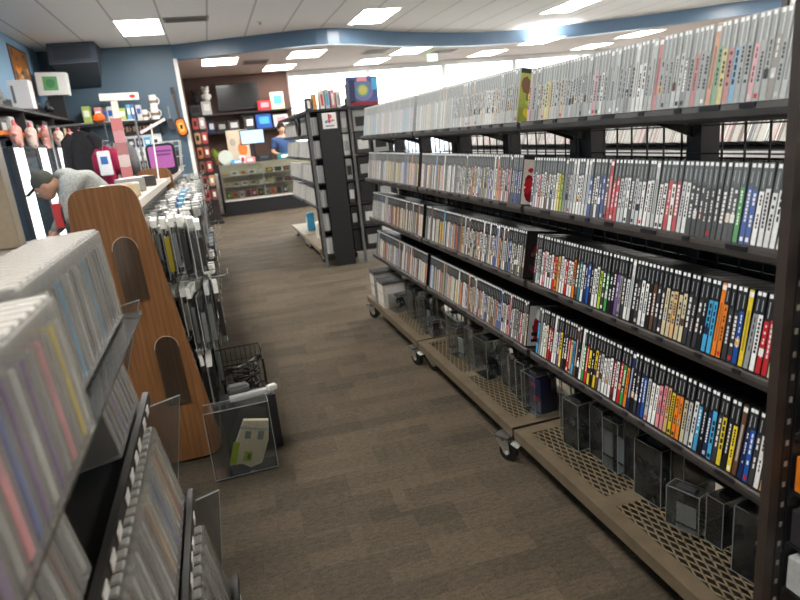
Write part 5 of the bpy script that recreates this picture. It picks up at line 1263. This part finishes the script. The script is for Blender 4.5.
# end-cap boxes to the side of the black column
for j,z in enumerate((.142,.402,.662,.922,1.182,1.422)):
    for i,x in enumerate((1.44,1.62,1.82)):
        if i==0: w=.07
        else: w=.17
        k=r2.choice(['charcoal','grey','charcoal','grey','silver','black'])
        o=thing('boxed_accessory',(x,6.72,z),'%s clear-fronted box, %s shelf from below, %s from the black end panel'%(k,ordn(j+1),ordn(i+1)),'box','boxes on the tall rack end')
        MB().cbox((x if i else 1.435,6.725,z+.112),(w,.13,.22),PAL[k],ch=.003).build('carton',M_PRINT,o)
        MB().cbox((x if i else 1.435,6.6588,z+.10),(w*.7,.001,.10),PAL[['black','grey','silver'][(i+j)%3]]).build('printed_panel',M_PRINT,o)
t=thing('brand_sign',(1.27,6.59,1.5),'white square sign with a red and blue letter emblem on the black end panel','sign')
MB().box((1.195,6.592,1.475),(1.345,6.598,1.635),c(242,240,238)).build('board',M_PRINT,t)
q=MB(); RED=c(205,30,45)
q.prism([(1.258,1.535),(1.258,1.622),(1.266,1.620),(1.275,1.617),(1.275,1.530)],'y',6.5895,6.5912,RED)
q.prism([(1.275,1.617),(1.290,1.611),(1.298,1.600),(1.297,1.586),(1.288,1.578),(1.275,1.579),(1.275,1.591),(1.284,1.590),(1.286,1.597),(1.282,1.603),(1.275,1.606)],'y',6.5895,6.5912,RED)
q.build('letter_emblem',M_PRINT,t)
q=MB(); q.prism([(1.22,1.540),(1.232,1.533),(1.256,1.541),(1.256,1.552),(1.236,1.545),(1.230,1.549),(1.256,1.558),(1.256,1.566),(1.224,1.555)],'y',6.5897,6.5913,c(60,90,170)); q.prism([(1.277,1.538),(1.300,1.546),(1.322,1.552),(1.318,1.560),(1.300,1.566),(1.277,1.560),(1.277,1.551),(1.296,1.557),(1.304,1.554),(1.277,1.546)],'y',6.5897,6.5913,c(200,60,90)); q.build('swoosh_emblem',M_PRINT,t)
q=MB(); x=1.225
for i in range(11): q.box((x,6.590,1.495),(x+.006,6.5913,1.509),c(60,60,66)); x+=.0085
q.build('lettering',M_PRINT,t)
# on top of the tall rack
t=thing('boxed_console',(1.72,6.9,1.681),'big blue box with a rainbow ring picture atop the tall rack end','boxed item')
T=Matrix.Translation((1.72,6.9,1.689))@Matrix.Rotation(R(2),4,'Y')
MB().box((-.16,-.06,.0),(.17,.08,.30),c(60,84,140),T).build('carton',M_PRINT,t)
q=MB()
for i,(r_,k) in enumerate(((.115,'purple'),(.095,'blue'),(.075,'teal'),(.055,'lime'),(.038,'yellow'))):
    b=MB(); b.cyl((.0,-.0612-i*.0004,.16),(.0,-.0608-i*.0004,.16),r_,PAL[k],22); b.v=[T@p for p in b.v]; q.add(b.v,b.f,tuple(.65*v+.35*g for v,g in zip(PAL[k],c(140,140,150))))  # ring colours mixed with grey, painting haze into the print
for a,b_,k in (((-.15,.03),(-.09,.27),'navy'),((.10,.16),(.16,.28),'sky-blue'),((-.06,.25),(.05,.29),'pink'),((-.15,.005),(.16,.04),'crimson')): q.box((a[0],-.0632,a[1]),(b_[0],-.0626,b_[1]),PAL[k],T)
q.build('printed_panel',M_PRINT,t)
for i,(x,k,w,h,nm) in enumerate(((1.27,'white',.05,.20,'white'),(1.33,'silver',.05,.21,'silver'),(1.39,'pink',.05,.20,'rose'),(1.455,'white',.05,.18,'slanted white'),(1.12,'charcoal',.06,.13,'charcoal'),(1.19,'tan',.05,.17,'tan'))):
    t=thing('boxed_game',(x,6.95,1.681),nm+' upright box standing atop the tall rack by the rainbow box','box','boxes atop the tall rack')
    MB().cbox((x,6.95,1.682+h/2),(w*.9,.14,h),PAL[k],M=Matrix.Rotation(R(0),3,'Y'),ch=.003).build('carton',M_PRINT,t); MB().cbox((x,6.8792,1.682+h/2),(w*.5,.001,h*.6),PAL[['red','sky-blue','white','grey','white','orange'][i]]).build('printed_panel',M_PRINT,t)
t=thing('headphones',(1.06,7.4,1.5),'black round headphones hanging at the front of the top pale case row','headphones')
b=MB(); b.tube([(1.05,7.42+.085*cos(a),1.535+.085*sin(a)) for a in [i*2*pi/20 for i in range(21)]],.022,BLACK,8); b.build('ring_pad',M_SATIN,t,smooth=True)
MB().tube([(1.028,7.42,1.61),(1.028,7.42,1.69),(1.06,7.42,1.689)],.008,BLACK,6).build('strap',M_SATIN,t)
for i,(y,k,w,h,nm) in enumerate(((7.35,'white',.08,.19,'white upright package'),(7.5,'beige',.10,.18,'cream package'),(7.68,'white',.09,.20,'tall white package'),(8.5,'sky-blue',.10,.24,'sky-blue bottle-shaped package'))):
    t=thing('boxed_accessory',(1.2,y,.169),nm+' on the low deck of the tall rack','box','packages on the tall rack deck')
    MB().cbox((1.2,y,.17+h/2),(.10,w,h),PAL[k],ch=.01).build('carton',M_PRINT,t); MB().cbox((1.149,y,.17+h*.55),(.001,w*.6,h*.4),PAL[['grey','brown','silver','white'][i]]).build('printed_panel',M_PRINT,t)

# ------------------------------------------------------------------ daylight and exposure
W=bpy.data.worlds.new('world'); S.world=W; W.use_nodes=True
bg=W.node_tree.nodes['Background']; bg.inputs[0].default_value=(.93,.97,1.0,1); bg.inputs[1].default_value=3.2
S.view_settings.view_transform='Standard'; S.view_settings.look='None'; S.view_settings.gamma=1.0; S.view_settings.use_curve_mapping=False
S.view_settings.exposure=1.62
S.cycles.use_denoising=True
S.cycles.transparent_max_bounces=24; S.cycles.max_bounces=10; S.cycles.diffuse_bounces=6
